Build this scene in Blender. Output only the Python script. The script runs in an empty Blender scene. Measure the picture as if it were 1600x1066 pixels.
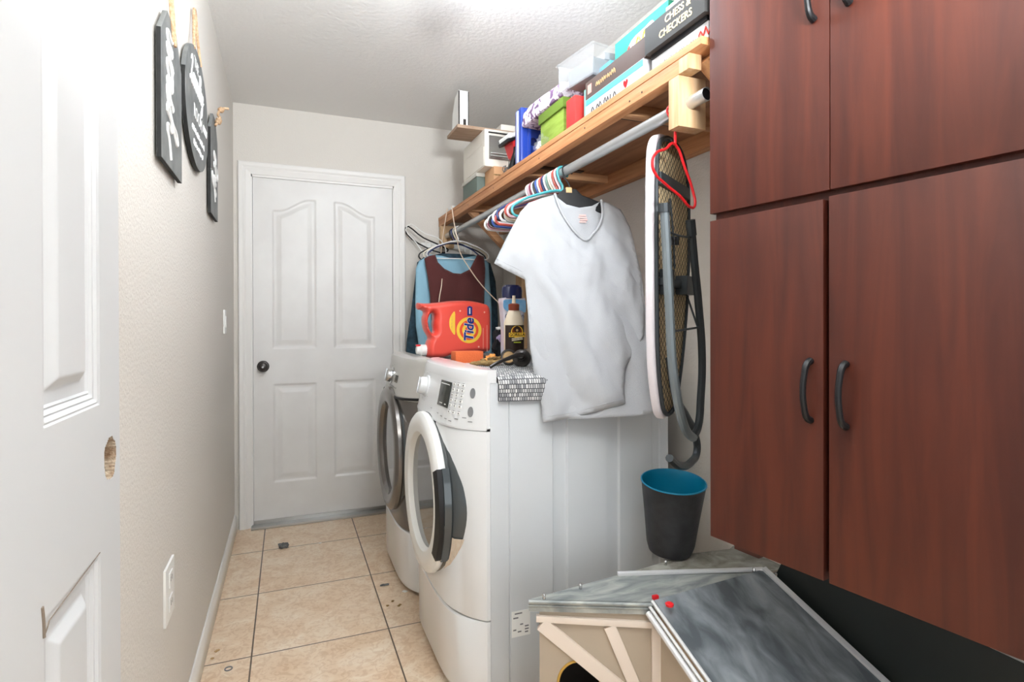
import bpy, bmesh, math, random
from mathutils import Vector, Matrix, noise
from mathutils.geometry import delaunay_2d_cdt
random.seed(7)
sc = bpy.context.scene
COL = sc.collection
R = math.radians
# ---------------------------------------------------------------- camera
FPX, YAW, PITCH, ROLL, EYE = 873.51, 21.918, -0.203, -0.151, 1.1786
CXP, CYP = 800.0, 507.8
_a, _b, _c = R(YAW), R(PITCH), R(ROLL)
F = Vector((math.sin(_a)*math.cos(_b), math.cos(_a)*math.cos(_b), math.sin(_b)))
R0 = Vector((math.cos(_a), -math.sin(_a), 0)); U0 = R0.cross(F)
RT = R0*math.cos(_c)+U0*math.sin(_c); UP = -R0*math.sin(_c)+U0*math.cos(_c)
O = Vector((0, 0, EYE))
cd = bpy.data.cameras.new('camera'); cam = bpy.data.objects.new('camera', cd); COL.objects.link(cam)
cd.sensor_width = 36; cd.lens = FPX/1600*36; cd.shift_y = -(533-CYP)/1600; cd.clip_start = .02
M = Matrix((RT, UP, -F)).transposed().to_4x4(); M.translation = O
cam.matrix_world = M
sc.camera = cam
# ---------------------------------------------------------------- world, lights, exposure
w = bpy.data.worlds.new('world'); sc.world = w; w.use_nodes = True
w.node_tree.nodes['Background'].inputs[0].default_value = (.92, .96, 1, 1)
w.node_tree.nodes['Background'].inputs[1].default_value = .45
def area(name, loc, rot, sx, sy, e, col=(1, 1, 1)):
    l = bpy.data.lights.new(name, 'AREA'); l.shape = 'RECTANGLE'; l.size = sx; l.size_y = sy; l.energy = e; l.color = col
    o = bpy.data.objects.new(name, l); o.location = loc; o.rotation_euler = rot; COL.objects.link(o); return o
BOUNCE_W = 50
# soft fill light added behind the camera, on the open doorway side
area('doorway_fill', (.75, -1.25, 1.2), (R(124), 0, R(6)), 1.4, 2.0, 8, (.92, .96, 1))
LAMP_W = 38.0
# added fill light, tilted up at the ceiling to even out the room
area('bounce_fill', (.45, -.12, 1.75), (R(158), 0, 0), .35, .25, BOUNCE_W, (.93, .965, 1))
sc.view_settings.view_transform = 'Standard'; sc.view_settings.look = 'None'
sc.view_settings.gamma = 1; sc.view_settings.use_curve_mapping = False
sc.view_settings.exposure = 0.87

def pix(px, py, n=None, p=None, **k):
    "world point seen at a photo pixel, on the plane x=, y= or z=, or on the plane through p with normal n"
    r = F + RT*((px-CXP)/FPX) - UP*((py-CYP)/FPX)
    if n is not None:
        t = (Vector(p)-O).dot(Vector(n))/r.dot(Vector(n))
    elif 'd' in k: t = k['d']
    else:
        a, v = list(k.items())[0]; i = 'xyz'.index(a); t = (v-O[i])/r[i]
    return O+r*t
# ---------------------------------------------------------------- materials
def lin(c):
    return tuple(((v/255)/12.92 if v/255 <= .04045 else ((v/255+.055)/1.055)**2.4) for v in c)+(1,)
def nd(nt, t, **k):
    n = nt.nodes.new(t)
    for a, v in k.items():
        if a in n.inputs: n.inputs[a].default_value = v
        else: setattr(n, a, v)
    return n
def mat(name, c, rough=.5, metal=0, c2=None, vs=8, vst=(1, 1, 1), bump=0, bs=200, bst=(1, 1, 1), coat=0, trans=0, emit=0, ior=1.45, sheen=0, lo=.35, hi=.65, detail=4, dist=0):
    m = bpy.data.materials.new(name); m.use_nodes = True; nt = m.node_tree; b = nt.nodes['Principled BSDF']
    L = nt.links.new
    b.inputs['Base Color'].default_value = lin(c); b.inputs['Roughness'].default_value = rough; b.inputs['Metallic'].default_value = metal
    b.inputs['Coat Weight'].default_value = coat; b.inputs['Transmission Weight'].default_value = trans; b.inputs['IOR'].default_value = ior
    if sheen: b.inputs['Sheen Weight'].default_value = sheen
    if emit: b.inputs['Emission Color'].default_value = lin(c); b.inputs['Emission Strength'].default_value = emit
    tc = nd(nt, 'ShaderNodeTexCoord')
    if c2:
        mp = nd(nt, 'ShaderNodeMapping'); mp.inputs['Scale'].default_value = vst; L(tc.outputs['Object'], mp.inputs[0])
        no = nd(nt, 'ShaderNodeTexNoise', Scale=vs, Detail=detail, Distortion=dist); L(mp.outputs[0], no.inputs['Vector'])
        cr = nd(nt, 'ShaderNodeValToRGB'); cr.color_ramp.elements[0].position = lo; cr.color_ramp.elements[1].position = hi
        cr.color_ramp.elements[0].color = lin(c); cr.color_ramp.elements[1].color = lin(c2)
        L(no.outputs[0], cr.inputs[0]); L(cr.outputs[0], b.inputs['Base Color'])
    if bump:
        mp = nd(nt, 'ShaderNodeMapping'); mp.inputs['Scale'].default_value = bst; L(tc.outputs['Object'], mp.inputs[0])
        no = nd(nt, 'ShaderNodeTexNoise', Scale=bs, Detail=3); L(mp.outputs[0], no.inputs['Vector'])
        bp = nd(nt, 'ShaderNodeBump', Strength=bump, Distance=.004); L(no.outputs[0], bp.inputs['Height']); L(bp.outputs[0], b.inputs['Normal'])
    return m
WALL = mat('painted orange peel wall', (216, 211, 203), .75, bump=.5, bs=120)
CEIL = mat('knockdown ceiling', (232, 231, 228), .85, bump=.6, bs=52)
WHITE = mat('white door paint', (228, 227, 224), .38, c2=(222, 220, 217), vs=5)
TRIM = mat('white trim paint', (232, 230, 226), .35)
METAL = mat('brushed aluminium', (190, 190, 188), .32, 1, bump=.2, bs=300)
CHROME = mat('chrome', (205, 205, 205), .12, 1)
DARKB = mat('oil rubbed bronze', (66, 62, 60), .3, .7)
BLACK = mat('black plastic', (17, 17, 19), .42)
PINE = mat('pine timber', (180, 120, 76), .55, c2=(202, 146, 100), vs=6, vst=(14, .7, 14), bump=.25, bs=60, bst=(10, .8, 10))
PINEX = mat('pine timber across', (176, 124, 84), .6, c2=(206, 158, 114), vs=6, vst=(.8, 12, 12))
PLY = mat('plywood underside', (146, 98, 66), .6, c2=(170, 120, 84), vs=5, vst=(9, 1, 9))
PALEW = mat('pale fir timber', (208, 176, 138), .6, c2=(192, 154, 112), vs=7, vst=(10, 10, 1))
CHERRY = mat('cherry laminate', (62, 21, 10), .5, c2=(88, 37, 20), vs=3.2, vst=(7, 7, .6), bump=.04, bs=240, bst=(1, 1, .08), detail=10, dist=.8, lo=.3, hi=.72)
CHERRYE = mat('cherry edge', (70, 30, 22), .35)
ENAMEL = mat('white enamel', (226, 228, 229), .22, coat=.3)
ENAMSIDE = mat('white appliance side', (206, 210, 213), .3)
SILVERP = mat('silver appliance plastic', (200, 198, 192), .3, .2)
GREYF = mat('dark silver fascia', (128, 124, 120), .22, .75)
GLASSD = mat('smoked door glass', (38, 42, 44), .06, coat=.6)
SMOKE = mat('smoked plastic', (70, 76, 78), .14, .25, coat=.5)
GREYB = mat('grey button', (120, 122, 124), .4)
LCD = mat('dark display', (40, 44, 40), .15)
WHITEP = mat('white plastic', (236, 236, 232), .35)
SHIRT = mat('white cotton', (172, 174, 177), .85, bump=.35, bs=500, sheen=.2)
MAROON = mat('maroon knit', (88, 42, 40), .9, bump=.5, bs=260, sheen=.2)
LBLUE = mat('light blue cotton', (146, 190, 210), .85, bump=.4, bs=300)
TEALD = mat('dark teal denim', (38, 58, 70), .9, bump=.5, bs=260, c2=(52, 78, 92), vs=40)
DSHIRT = mat('black shirt cloth', (30, 32, 36), .9)
ROPE = mat('jute rope', (186, 148, 112), .9, c2=(216, 186, 152), vs=120, bump=.8, bs=300)
SIGN = mat('charcoal sign board', (98, 100, 100), .6, c2=(122, 124, 122), vs=14)
SIGNE = mat('sign board edge', (16, 17, 16), .7, c2=(28, 28, 27), vs=30)
PAINTW = mat('white sign paint', (235, 235, 232), .6)
ORANGE = mat('orange red detergent plastic', (236, 84, 70), .3, coat=.3)
ORANGEF = mat('orange label', (236, 86, 52), .3)
YELLOW = mat('yellow label', (250, 205, 70), .35)
BLUEL = mat('royal blue label', (32, 52, 130), .35)
REDL = mat('red label', (206, 60, 48), .4)
TANL = mat('tan label', (196, 160, 112), .5)
SPONGE = mat('orange sponge', (240, 118, 66), .85, bump=.6, bs=300)
NAVY = mat('navy cap', (26, 34, 78), .25, coat=.4)
SKY = mat('pale blue bottle', (180, 214, 232), .3, c2=(84, 160, 214), vs=9)
PALEP = mat('pale blue grey bottle', (196, 212, 228), .32, c2=(224, 206, 214), vs=9)
GLUE = mat('cream glue bottle', (232, 216, 190), .35)
BRCAP = mat('brown cap', (134, 58, 34), .4)
BLABEL = mat('black brown label', (42, 26, 18), .4)
STICK = mat('dry stick', (120, 92, 56), .9, c2=(170, 140, 90), vs=40, bump=1, bs=200)
TEAL = mat('teal plastic', (6, 116, 150), .3)
CANB = mat('black can plastic', (34, 34, 36), .5, c2=(48, 48, 50), vs=30, bump=.15, bs=300)
GALV = mat('dusty galvanised sheet', (124, 130, 130), .5, .3, c2=(176, 178, 172), vs=8, vst=(1, 3, 1), detail=12, dist=1)
SLATE = mat('dusty dark sheet', (82, 88, 92), .55, .2, c2=(150, 156, 160), vs=9, vst=(2.0, .9, 1), detail=15, lo=.38, hi=.78, dist=.4)
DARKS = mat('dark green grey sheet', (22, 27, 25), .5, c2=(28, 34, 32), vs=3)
BEIGE = mat('beige panel', (174, 160, 142), .7)
BEAM = mat('whitewashed timber', (222, 208, 194), .6)
DUSTB = mat('dusty tan sheet', (158, 156, 146), .65, c2=(112, 108, 98), vs=14, detail=12, dist=1.5)
REDC = mat('red plastic clip', (206, 26, 34), .3)
REDH = mat('red hanger plastic', (200, 28, 34), .3)
LTUBE = mat('grey leg tube', (116, 124, 128), .35, .35)
DTUBE = mat('dark leg tube', (58, 63, 66), .4, .3)
COVER = mat('pale board cover', (214, 208, 212), .8, bump=.4, bs=90)
RODM = mat('grey metal rod', (188, 190, 190), .3, .6)
HOLE = mat('raw broken wood', (150, 122, 96), .9, c2=(206, 192, 170), vs=60, bump=1, bs=200)
SMUDGE = mat('dark scuff', (128, 114, 100), .8)
LINT = mat('grey lint', (86, 88, 88), 1, c2=(120, 120, 118), vs=60)
CLEARP = bpy.data.materials.new('clear plastic'); CLEARP.use_nodes = True
_nt = CLEARP.node_tree; _b = _nt.nodes['Principled BSDF']; _b.inputs['Base Color'].default_value = (.6, .62, .64, 1); _b.inputs['Roughness'].default_value = .12; _b.inputs['Alpha'].default_value = .13

def tile_floor():
    m = bpy.data.materials.new('beige ceramic tile'); m.use_nodes = True; nt = m.node_tree; b = nt.nodes['Principled BSDF']; L = nt.links.new
    tc = nd(nt, 'ShaderNodeTexCoord'); sep = nd(nt, 'ShaderNodeSeparateXYZ'); L(tc.outputs['Object'], sep.inputs[0])
    fs = []
    for ax, off, per in (('X', -.121, .480), ('Y', .195, .4955)):
        a = nd(nt, 'ShaderNodeMath', operation='SUBTRACT'); L(sep.outputs[ax], a.inputs[0]); a.inputs[1].default_value = off
        d = nd(nt, 'ShaderNodeMath', operation='DIVIDE'); L(a.outputs[0], d.inputs[0]); d.inputs[1].default_value = per
        r = nd(nt, 'ShaderNodeMath', operation='ROUND'); L(d.outputs[0], r.inputs[0])
        s = nd(nt, 'ShaderNodeMath', operation='SUBTRACT'); L(d.outputs[0], s.inputs[0]); L(r.outputs[0], s.inputs[1])
        ab = nd(nt, 'ShaderNodeMath', operation='ABSOLUTE'); L(s.outputs[0], ab.inputs[0])
        mu = nd(nt, 'ShaderNodeMath', operation='MULTIPLY'); L(ab.outputs[0], mu.inputs[0]); mu.inputs[1].default_value = per
        fs.append(mu)
    mn = nd(nt, 'ShaderNodeMath', operation='MINIMUM'); L(fs[0].outputs[0], mn.inputs[0]); L(fs[1].outputs[0], mn.inputs[1])
    mr = nd(nt, 'ShaderNodeMapRange'); mr.inputs['From Min'].default_value = .0018; mr.inputs['From Max'].default_value = .0032
    L(mn.outputs[0], mr.inputs['Value'])
    n1 = nd(nt, 'ShaderNodeTexNoise', Scale=7, Detail=8, Distortion=1.2, Roughness=.65); L(tc.outputs['Object'], n1.inputs['Vector'])
    cr = nd(nt, 'ShaderNodeValToRGB'); e = cr.color_ramp.elements
    e[0].position = .3; e[0].color = lin((220, 190, 158)); e[1].position = .7; e[1].color = lin((240, 224, 202))
    x = cr.color_ramp.elements.new(.5); x.color = lin((230, 206, 178))
    L(n1.outputs[0], cr.inputs[0])
    n2 = nd(nt, 'ShaderNodeTexNoise', Scale=30, Detail=6, Distortion=2); L(tc.outputs['Object'], n2.inputs['Vector'])
    c3 = nd(nt, 'ShaderNodeValToRGB'); c3.color_ramp.elements[0].position = .44; c3.color_ramp.elements[0].color = lin((214, 190, 165)); c3.color_ramp.elements[1].position = .5; c3.color_ramp.elements[1].color = (1, 1, 1, 1)
    L(n2.outputs[0], c3.inputs[0])
    ml = nd(nt, 'ShaderNodeMixRGB', blend_type='MULTIPLY'); ml.inputs[0].default_value = .3; L(cr.outputs[0], ml.inputs[1]); L(c3.outputs[0], ml.inputs[2])
    mx = nd(nt, 'ShaderNodeMixRGB'); mx.inputs[1].default_value = lin((96, 82, 70)); L(mr.outputs[0], mx.inputs[0]); L(ml.outputs[0], mx.inputs[2])
    L(mx.outputs[0], b.inputs['Base Color']); b.inputs['Roughness'].default_value = .38
    bp = nd(nt, 'ShaderNodeBump', Strength=.5, Distance=.002); L(mr.outputs[0], bp.inputs['Height']); L(bp.outputs[0], b.inputs['Normal'])
    return m
TILE = tile_floor()
def brickmat(name, c1, c2, mortar, sx, sy, mort, rot=0, rough=.9, bump=.8, offset=.5):
    m = bpy.data.materials.new(name); m.use_nodes = True; nt = m.node_tree; b = nt.nodes['Principled BSDF']; L = nt.links.new
    uv = nd(nt, 'ShaderNodeUVMap'); mp = nd(nt, 'ShaderNodeMapping'); mp.inputs['Rotation'].default_value = (0, 0, rot); L(uv.outputs[0], mp.inputs[0])
    br = nd(nt, 'ShaderNodeTexBrick'); br.offset = offset; L(mp.outputs[0], br.inputs['Vector'])
    for k, v in (('Color1', lin(c1)), ('Color2', lin(c2)), ('Mortar', lin(mortar)), ('Scale', 1), ('Mortar Size', mort), ('Brick Width', sx), ('Row Height', sy), ('Mortar Smooth', .2)): br.inputs[k].default_value = v
    L(br.outputs[0], b.inputs['Base Color']); b.inputs['Roughness'].default_value = rough
    bp = nd(nt, 'ShaderNodeBump', Strength=bump, Distance=.003, invert=True); L(br.outputs[1], bp.inputs['Height']); L(bp.outputs[0], b.inputs['Normal'])
    return m
RUG = brickmat('woven rag rug', (222, 222, 220), (130, 132, 136), (66, 66, 70), .008, .012, .0011)
MESHM = brickmat('tan cover behind expanded metal', (208, 186, 144), (196, 172, 130), (56, 52, 48), .017, .017, .0016, rot=R(45), offset=0)

# ---------------------------------------------------------------- builders
def wloc(o):
    v = Vector((0, 0, 0))
    while o: v += o.location; o = o.parent
    return v
class B:
    def __init__(s): s.bm = bmesh.new(); s.mats = []; s.i = 0; s.uv = None
    def m(s, mt):
        if mt not in s.mats: s.mats.append(mt)
        s.i = s.mats.index(mt); return s
    def _tag(s, fs):
        for f in fs: f.material_index = s.i
    def box(s, lo, hi, bev=0, mx=None, seg=2):
        lo, hi = Vector(lo), Vector(hi); c = (lo+hi)/2; d = hi-lo
        g = bmesh.ops.create_cube(s.bm, size=1, matrix=Matrix.Translation(c) @ Matrix.Diagonal((abs(d.x), abs(d.y), abs(d.z), 1)))
        vs = g['verts']; fs = set(f for v in vs for f in v.link_faces); s._tag(fs)
        if bev:
            es = list(set(e for v in vs for e in v.link_edges))
            r = bmesh.ops.bevel(s.bm, geom=es, offset=bev, segments=seg, profile=.7, affect='EDGES')
            s._tag(r['faces']); vs = list(set(v for f in r['faces'] for v in f.verts) | set(v for v in vs if v.is_valid))
        if mx is not None: bmesh.ops.transform(s.bm, matrix=mx, verts=[v for v in vs if v.is_valid])
        return s
    def mesh(s, me, mx=None):
        t = bmesh.new(); t.from_mesh(me)
        if mx is not None: bmesh.ops.transform(t, matrix=mx, verts=t.verts)
        for f in t.faces: f.material_index = s.i
        tm = bpy.data.meshes.new('t'); t.to_mesh(tm); t.free(); s.bm.from_mesh(tm); bpy.data.meshes.remove(tm); return s
    def raw(s, vs, fs):
        bv = [s.bm.verts.new(v) for v in vs]
        for f in fs:
            try: s.bm.faces.new([bv[i] for i in f]).material_index = s.i
            except ValueError: pass
        return s
    def tube(s, pts, r, cyc=False, smooth=True, res=6, cap=True, radii=None):
        c = bpy.data.curves.new('c', 'CURVE'); c.dimensions = '3D'; c.bevel_depth = r; c.bevel_resolution = 3; c.use_fill_caps = cap; c.resolution_u = res
        if smooth:
            sp = c.splines.new('BEZIER'); sp.bezier_points.add(len(pts)-1)
            for b, p in zip(sp.bezier_points, pts): b.co = p; b.handle_left_type = b.handle_right_type = 'AUTO'
            pp = sp.bezier_points
        else:
            sp = c.splines.new('POLY'); sp.points.add(len(pts)-1)
            for b, p in zip(sp.points, pts): b.co = (*p, 1)
            pp = sp.points
        if radii:
            for b, q in zip(pp, radii): b.radius = q
        sp.use_cyclic_u = cyc
        return s._cv(c)
    def _cv(s, c, mx=None):
        o = bpy.data.objects.new('t', c); me = bpy.data.meshes.new_from_object(o); s.mesh(me, mx)
        bpy.data.objects.remove(o); bpy.data.meshes.remove(me); return s
    def prism(s, outs, depth, bev, mx, smooth=False, res=8, bres=3):
        "outs: closed 2D outlines (holes too), extruded both ways by depth/2, in the local xy of mx"
        c = bpy.data.curves.new('c', 'CURVE'); c.dimensions = '2D'; c.fill_mode = 'BOTH'
        c.bevel_depth = bev; c.extrude = max(0, depth/2-bev); c.offset = -bev; c.bevel_resolution = bres; c.resolution_u = res
        for o in outs:
            sp = c.splines.new('BEZIER' if smooth else 'POLY')
            if smooth:
                sp.bezier_points.add(len(o)-1)
                for b, p in zip(sp.bezier_points, o): b.co = (p[0], p[1], 0); b.handle_left_type = b.handle_right_type = 'AUTO'
            else:
                sp.points.add(len(o)-1)
                for b, p in zip(sp.points, o): b.co = (p[0], p[1], 0, 1)
            sp.use_cyclic_u = True
        return s._cv(c, mx)
    def text(s, body, size, mx, ext=.0004, shear=0, width=1, ax='CENTER', off=0):
        c = bpy.data.curves.new('t', 'FONT'); c.body = body; c.size = size; c.extrude = ext; c.shear = shear; c.align_x = ax; c.align_y = 'CENTER'; c.offset = off
        return s._cv(c, mx @ Matrix.Diagonal((width, 1, 1, 1)))
    def lathe(s, prof, mx, n=32, cap=True):
        vs = []; fs = []
        for r, z in prof:
            for k in range(n): a = 2*math.pi*k/n; vs.append(mx @ Vector((r*math.cos(a), r*math.sin(a), z)))
        for i in range(len(prof)-1):
            for k in range(n): k2 = (k+1) % n; fs.append((i*n+k, i*n+k2, (i+1)*n+k2, (i+1)*n+k))
        if cap:
            fs.append(tuple(range(n-1, -1, -1))); fs.append(tuple((len(prof)-1)*n+k for k in range(n)))
        return s.raw(vs, fs)
    def blob(s, c, r, sc3=(1, 1, 1), amp=.3, seed=0, sub=3, fr=1.5):
        g = bmesh.ops.create_icosphere(s.bm, subdivisions=sub, radius=1)
        for v in g['verts']:
            k = 1+amp*noise.noise(v.co*fr+Vector((seed*7.1, seed*3.3, 1)))
            v.co = Vector(c)+Vector((v.co.x*sc3[0], v.co.y*sc3[1], v.co.z*sc3[2]))*r*k
        s._tag(set(f for v in g['verts'] for f in v.link_faces)); return s
    def build(s, name, parent=None, smooth=True, label=None, origin=None, keepn=False):
        if not keepn: bmesh.ops.recalc_face_normals(s.bm, faces=s.bm.faces)
        me = bpy.data.meshes.new(name)
        if parent is not None: off = wloc(parent)
        elif origin is not None: off = Vector(origin)
        else:
            vs = [v.co for v in s.bm.verts]; off = Vector(((min(v.x for v in vs)+max(v.x for v in vs))/2, (min(v.y for v in vs)+max(v.y for v in vs))/2, min(v.z for v in vs)))
        bmesh.ops.translate(s.bm, vec=-off, verts=s.bm.verts)
        s.bm.to_mesh(me); s.bm.free()
        for mt in s.mats: me.materials.append(mt)
        if smooth: me.shade_smooth(); me.set_sharp_from_angle(angle=R(35))
        o = bpy.data.objects.new(name, me); COL.objects.link(o)
        if parent is not None: o.parent = parent
        else: o.location = off
        if label: o['label'] = label
        return o
def thing(name, label, cat, loc, group=None):
    o = bpy.data.objects.new(name, None); COL.objects.link(o); o.location = loc; o.empty_display_size = .05
    o['label'] = label; o['category'] = cat
    if group: o['group'] = group
    return o
def tag(o, label, cat, group=None):
    o['label'] = label; o['category'] = cat
    if group: o['group'] = group
    return o
def struct(o, label=None):
    o['kind'] = 'structure'
    if label: o['label'] = label
    return o
def frame(o, x, y):
    "matrix with origin o, local x and y axes as given, z = x cross y"
    x = Vector(x).normalized(); y = Vector(y).normalized(); z = x.cross(y).normalized(); y = z.cross(x)
    m = Matrix((x, y, z)).transposed().to_4x4(); m.translation = Vector(o); return m
def height_grid(us, vs, fn, P):
    "grid of points P(u, v, depth)"
    V = [P(u, v, fn(u, v)) for v in vs for u in us]; n = len(us)
    return V, [(j*n+i, j*n+i+1, (j+1)*n+i+1, (j+1)*n+i) for j in range(len(vs)-1) for i in range(n-1)]
def rng(a, b, st):
    n = max(1, int(round((b-a)/st))); return [a+(b-a)*i/n for i in range(n+1)]

# ---------------------------------------------------------------- room
XL, XR, YB, YN, H = -.282, 1.367, 3.55, -.25, 2.44
fl = struct(B().m(TILE).box((XL-.1, YN-1.2, -.05), (XR+.1, YB+.15, 0)).build('floor', smooth=False, origin=(0, 0, 0)), 'beige ceramic tile floor')
struct(B().m(CEIL).box((XL-.1, YN, H), (XR+.1, YB+.15, H+.05)).build('ceiling', smooth=False, origin=(0, 0, 0)), 'white knockdown textured ceiling')
struct(B().m(WALL).box((XL-.1, YN, 0), (XL, YB+.15, H)).build('wall_left', smooth=False, origin=(0, 0, 0)))
struct(B().m(WALL).box((XR, YN, 0), (XR+.1, YB+.15, H)).build('wall_right', smooth=False, origin=(0, 0, 0)))
DX0, DX1, DZ = -.190, .627, 2.035
b = B().m(WALL)
b.box((XL, YB, 0), (DX0-.01, YB+.12, H)); b.box((DX1+.01, YB, 0), (XR, YB+.12, H)); b.box((DX0-.01, YB, DZ+.01), (DX1+.01, YB+.12, H))
struct(b.build('wall_back', smooth=False, origin=(0, 0, 0)))
# baseboards
b = B().m(TRIM).prism([[(0, 0), (.013, 0), (.013, .06), (.010, .072), (.006, .082), (.004, .088), (0, .09)]], YB-1.0, 0, frame((XL, (YB+1.0)/2, 0), (1, 0, 0), (0, 0, 1)))
struct(b.build('baseboard_left', smooth=False), 'white moulded baseboard along the left wall')
struct(B().m(TRIM).box((DX1+.09, YB-.013, 0), (XR, YB, .09), .003).build('baseboard_back'))
# far door
def prof(s):
    if s <= 0: return 0
    if s < .010: return -.007*s/.010
    if s < .024: return -.007
    if s < .050: return -.007+.006*(s-.024)/.026
    return -.001
def door_depth(panels, arch=0):
    def f(u, v):
        for (u0, u1, v0, v1, side) in panels:
            if u0-.001 < u < u1+.001:
                top = v1
                if side:
                    t = (u-u0)/(u1-u0); t = t if side > 0 else 1-t
                    top = v1+arch*(.5-.5*math.cos(math.pi*min(1, max(0, (t-.12)/.75))))
                if v0 < v < top: return prof(min(u-u0, u1-u, v-v0, top-v))
        return 0
    return f
dr = thing('door_1', 'white four-panel door with arched upper panels at the far end', 'door', (DX0, YB+.02, 0)); del dr['category']; struct(dr)
pan = [(-.079, .165, 1.03, 1.845, 1), (.267, .513, 1.03, 1.845, -1), (-.077, .165, .245, .822, 0), (.265, .509, .245, .832, 0)]
us = rng(DX0+.008, DX1-.008, .0045); vs = rng(.012, DZ-.008, .0045)
V, Fc = height_grid(us, vs, door_depth(pan, .075), lambda u, v, d: (u, YB+.012-d, v))
b = B().m(WHITE).raw(V, Fc); b.box((us[0], YB+.022, vs[0]), (us[-1], YB+.045, vs[-1]))
b.build('door_leaf', dr)
k = B().m(DARKB).lathe([(.033, 0), (.033, .004), (.029, .008), (.012, .010), (.011, .028), (.018, .032), (.026, .042), (.027, .052), (.021, .062), (.008, .066)], frame((-.13, YB+.011, .929), (1, 0, 0), (0, 0, 1)))
k.build('door_knob', dr, label='dark bronze round knob')
B().m(CHROME).tube([(-.13, YB-.056, .929), (-.13, YB-.058, .929)], .006, smooth=False).build('knob_lock', dr)
B().m(METAL).box((DX0-.005, YB-.055, 0), (DX1+.005, YB+.05, .014), .004).build('threshold', dr, label='aluminium threshold strip')
B().m(METAL).box((DX0+.008, YB+.004, .014), (DX1-.008, YB+.011, .034), .001).build('door_sweep', dr)
# casing
b = B().m(TRIM)
def casing(b, x0, x1, z0, z1, vert=True, flip=False):
    pr = [(0, 0), (0, .006), (.012, .010), (.022, .018), (.05, .02), (.056, .016), (.062, .016), (.066, .010), (.068, 0)]
    if vert:
        for i in range(len(pr)-1):
            pass
outer = [(DX0-.068, 0), (DX0-.068, DZ+.075), (DX1+.070, DZ+.075), (DX1+.070, 0)]
inner = [(DX0-.001, 0), (DX0-.001, DZ+.005), (DX1+.001, DZ+.005), (DX1+.001, 0)]
prf = [(0, 0), (0, .014), (.08, .019), (.35, .019), (.5, .014), (.62, .015), (.9, .009), (1, .007), (1, 0)]
V = []
for (ox, oz), (ix, iz) in zip(outer, inner):
    for t, d in prf: V.append((ox+(ix-ox)*t, YB-d, oz+(iz-oz)*t))
n = len(prf); Fc = [(j*n+i, j*n+i+1, (j+1)*n+i+1, (j+1)*n+i) for j in range(3) for i in range(n-1)]
b.raw(V, Fc)
b.box((DX0-.01, YB, 0), (DX0+.006, YB+.1, DZ+.005)); b.box((DX1-.006, YB, 0), (DX1+.01, YB+.1, DZ+.005)); b.box((DX0, YB, DZ-.008), (DX1, YB+.1, DZ+.01))
struct(b.build('trim_1', smooth=False), 'white moulded casing around the far door')
# near door, swung open against the left wall
XD = -.225
nd_ = thing('door_2', 'white panelled door standing open against the left wall, knob bore hole broken open', 'door', (XD, .17, 0)); del nd_['category']; struct(nd_)
pn = [(.690, .868, 1.075, 1.90, 0), (.690, .868, .20, .882, 0), (.30, .50, 1.075, 1.90, 0), (.30, .50, .20, .882, 0)]
def prof2(s):
    if s <= 0: return 0
    if s < .018: return -.009*s/.018-.0012*math.sin(s*1000)
    if s < .034: return -.011
    if s < .046: return -.011+.009*(s-.034)/.012
    return -.002
def dd(u, v):
    r = math.hypot(u-.914, v-.996)
    a = math.atan2(v-.996, u-.914); rr = .027+.004*noise.noise(Vector((math.cos(a)*1.6, math.sin(a)*1.6, 3)))
    if r < rr: return -.022-.006*noise.noise(Vector((u*90, v*90, 0)))
    for (u0, u1, v0, v1, s_) in pn:
        if u0 < u < u1 and v0 < v < v1: return prof2(min(u-u0, u1-u, v-v0, v1-v))
    return 0
us = sorted(set([round(x, 5) for x in rng(.17, .68, .03)+rng(.68, .96, .0022)])); vs = sorted(set([round(x, 5) for x in rng(.01, .80, .04)+rng(.80, 1.16, .0022)+rng(1.16, 2.03, .03)+[1.852, 1.856, 1.866, 1.882, 1.9]]))
WHITE_SHADED = mat('shaded white door paint', (204, 205, 205), .45)  # door white greyed so the shade on this door sits in its colour
V, Fc = height_grid(us, vs, dd, lambda u, v, d: (XD+d, u, v))
b = B().m(WHITE_SHADED).raw(V, Fc).m(HOLE)
for f in b.bm.faces:
    c = f.calc_center_median()
    if math.hypot(c.y-.914, c.z-.996) < .031 and c.x < XD-.004: f.material_index = 1
b.m(WHITE_SHADED).box((XD-.036, .17, .01), (XD-.030, .96, 2.03)); b.box((XD-.036, .955, .01), (XD-.0005, .9605, 2.03), .001); b.box((XD-.036, .17, 2.025), (XD, .96, 2.03))
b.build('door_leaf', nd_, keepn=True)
b = B().m(SMUDGE)
for (y0, z0, y1, z1, ww) in ((.682, .90, .686, .868, .0018), (.686, .868, .70, .878, .0007), (.70, .878, .866, .884, .0005)):
    b.tube([(XD+.0003, y0, z0), (XD+.0003, (y0+y1)/2+.001, (z0+z1)/2), (XD+.0003, y1, z1)], ww)
b.build('scuff', nd_, label='dark chipped scuff at the lower panel')

# ---------------------------------------------------------------- ceiling lamp (above the frame)
LC = Matrix.Translation((.55, 1.70, H))
lp = thing('ceiling_light', 'lit round opal glass ceiling light over the aisle', 'ceiling light', (.55, 1.70, H))
B().m(WHITEP).lathe([(.036, -.045), (.05, -.03), (.07, -.02), (.07, 0), (.001, 0)], LC).build('base', lp)
LG = mat('lit opal glass', (236, 244, 255), .4, emit=LAMP_W)
B().m(LG).lathe([(.09*math.sin(R(a)), -.115-.09*math.cos(R(a))) for a in (1, 15, 30, 45, 60, 75, 90, 105, 120, 135, 150, 160)], LC, cap=False).build('glass_globe', lp)

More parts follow.
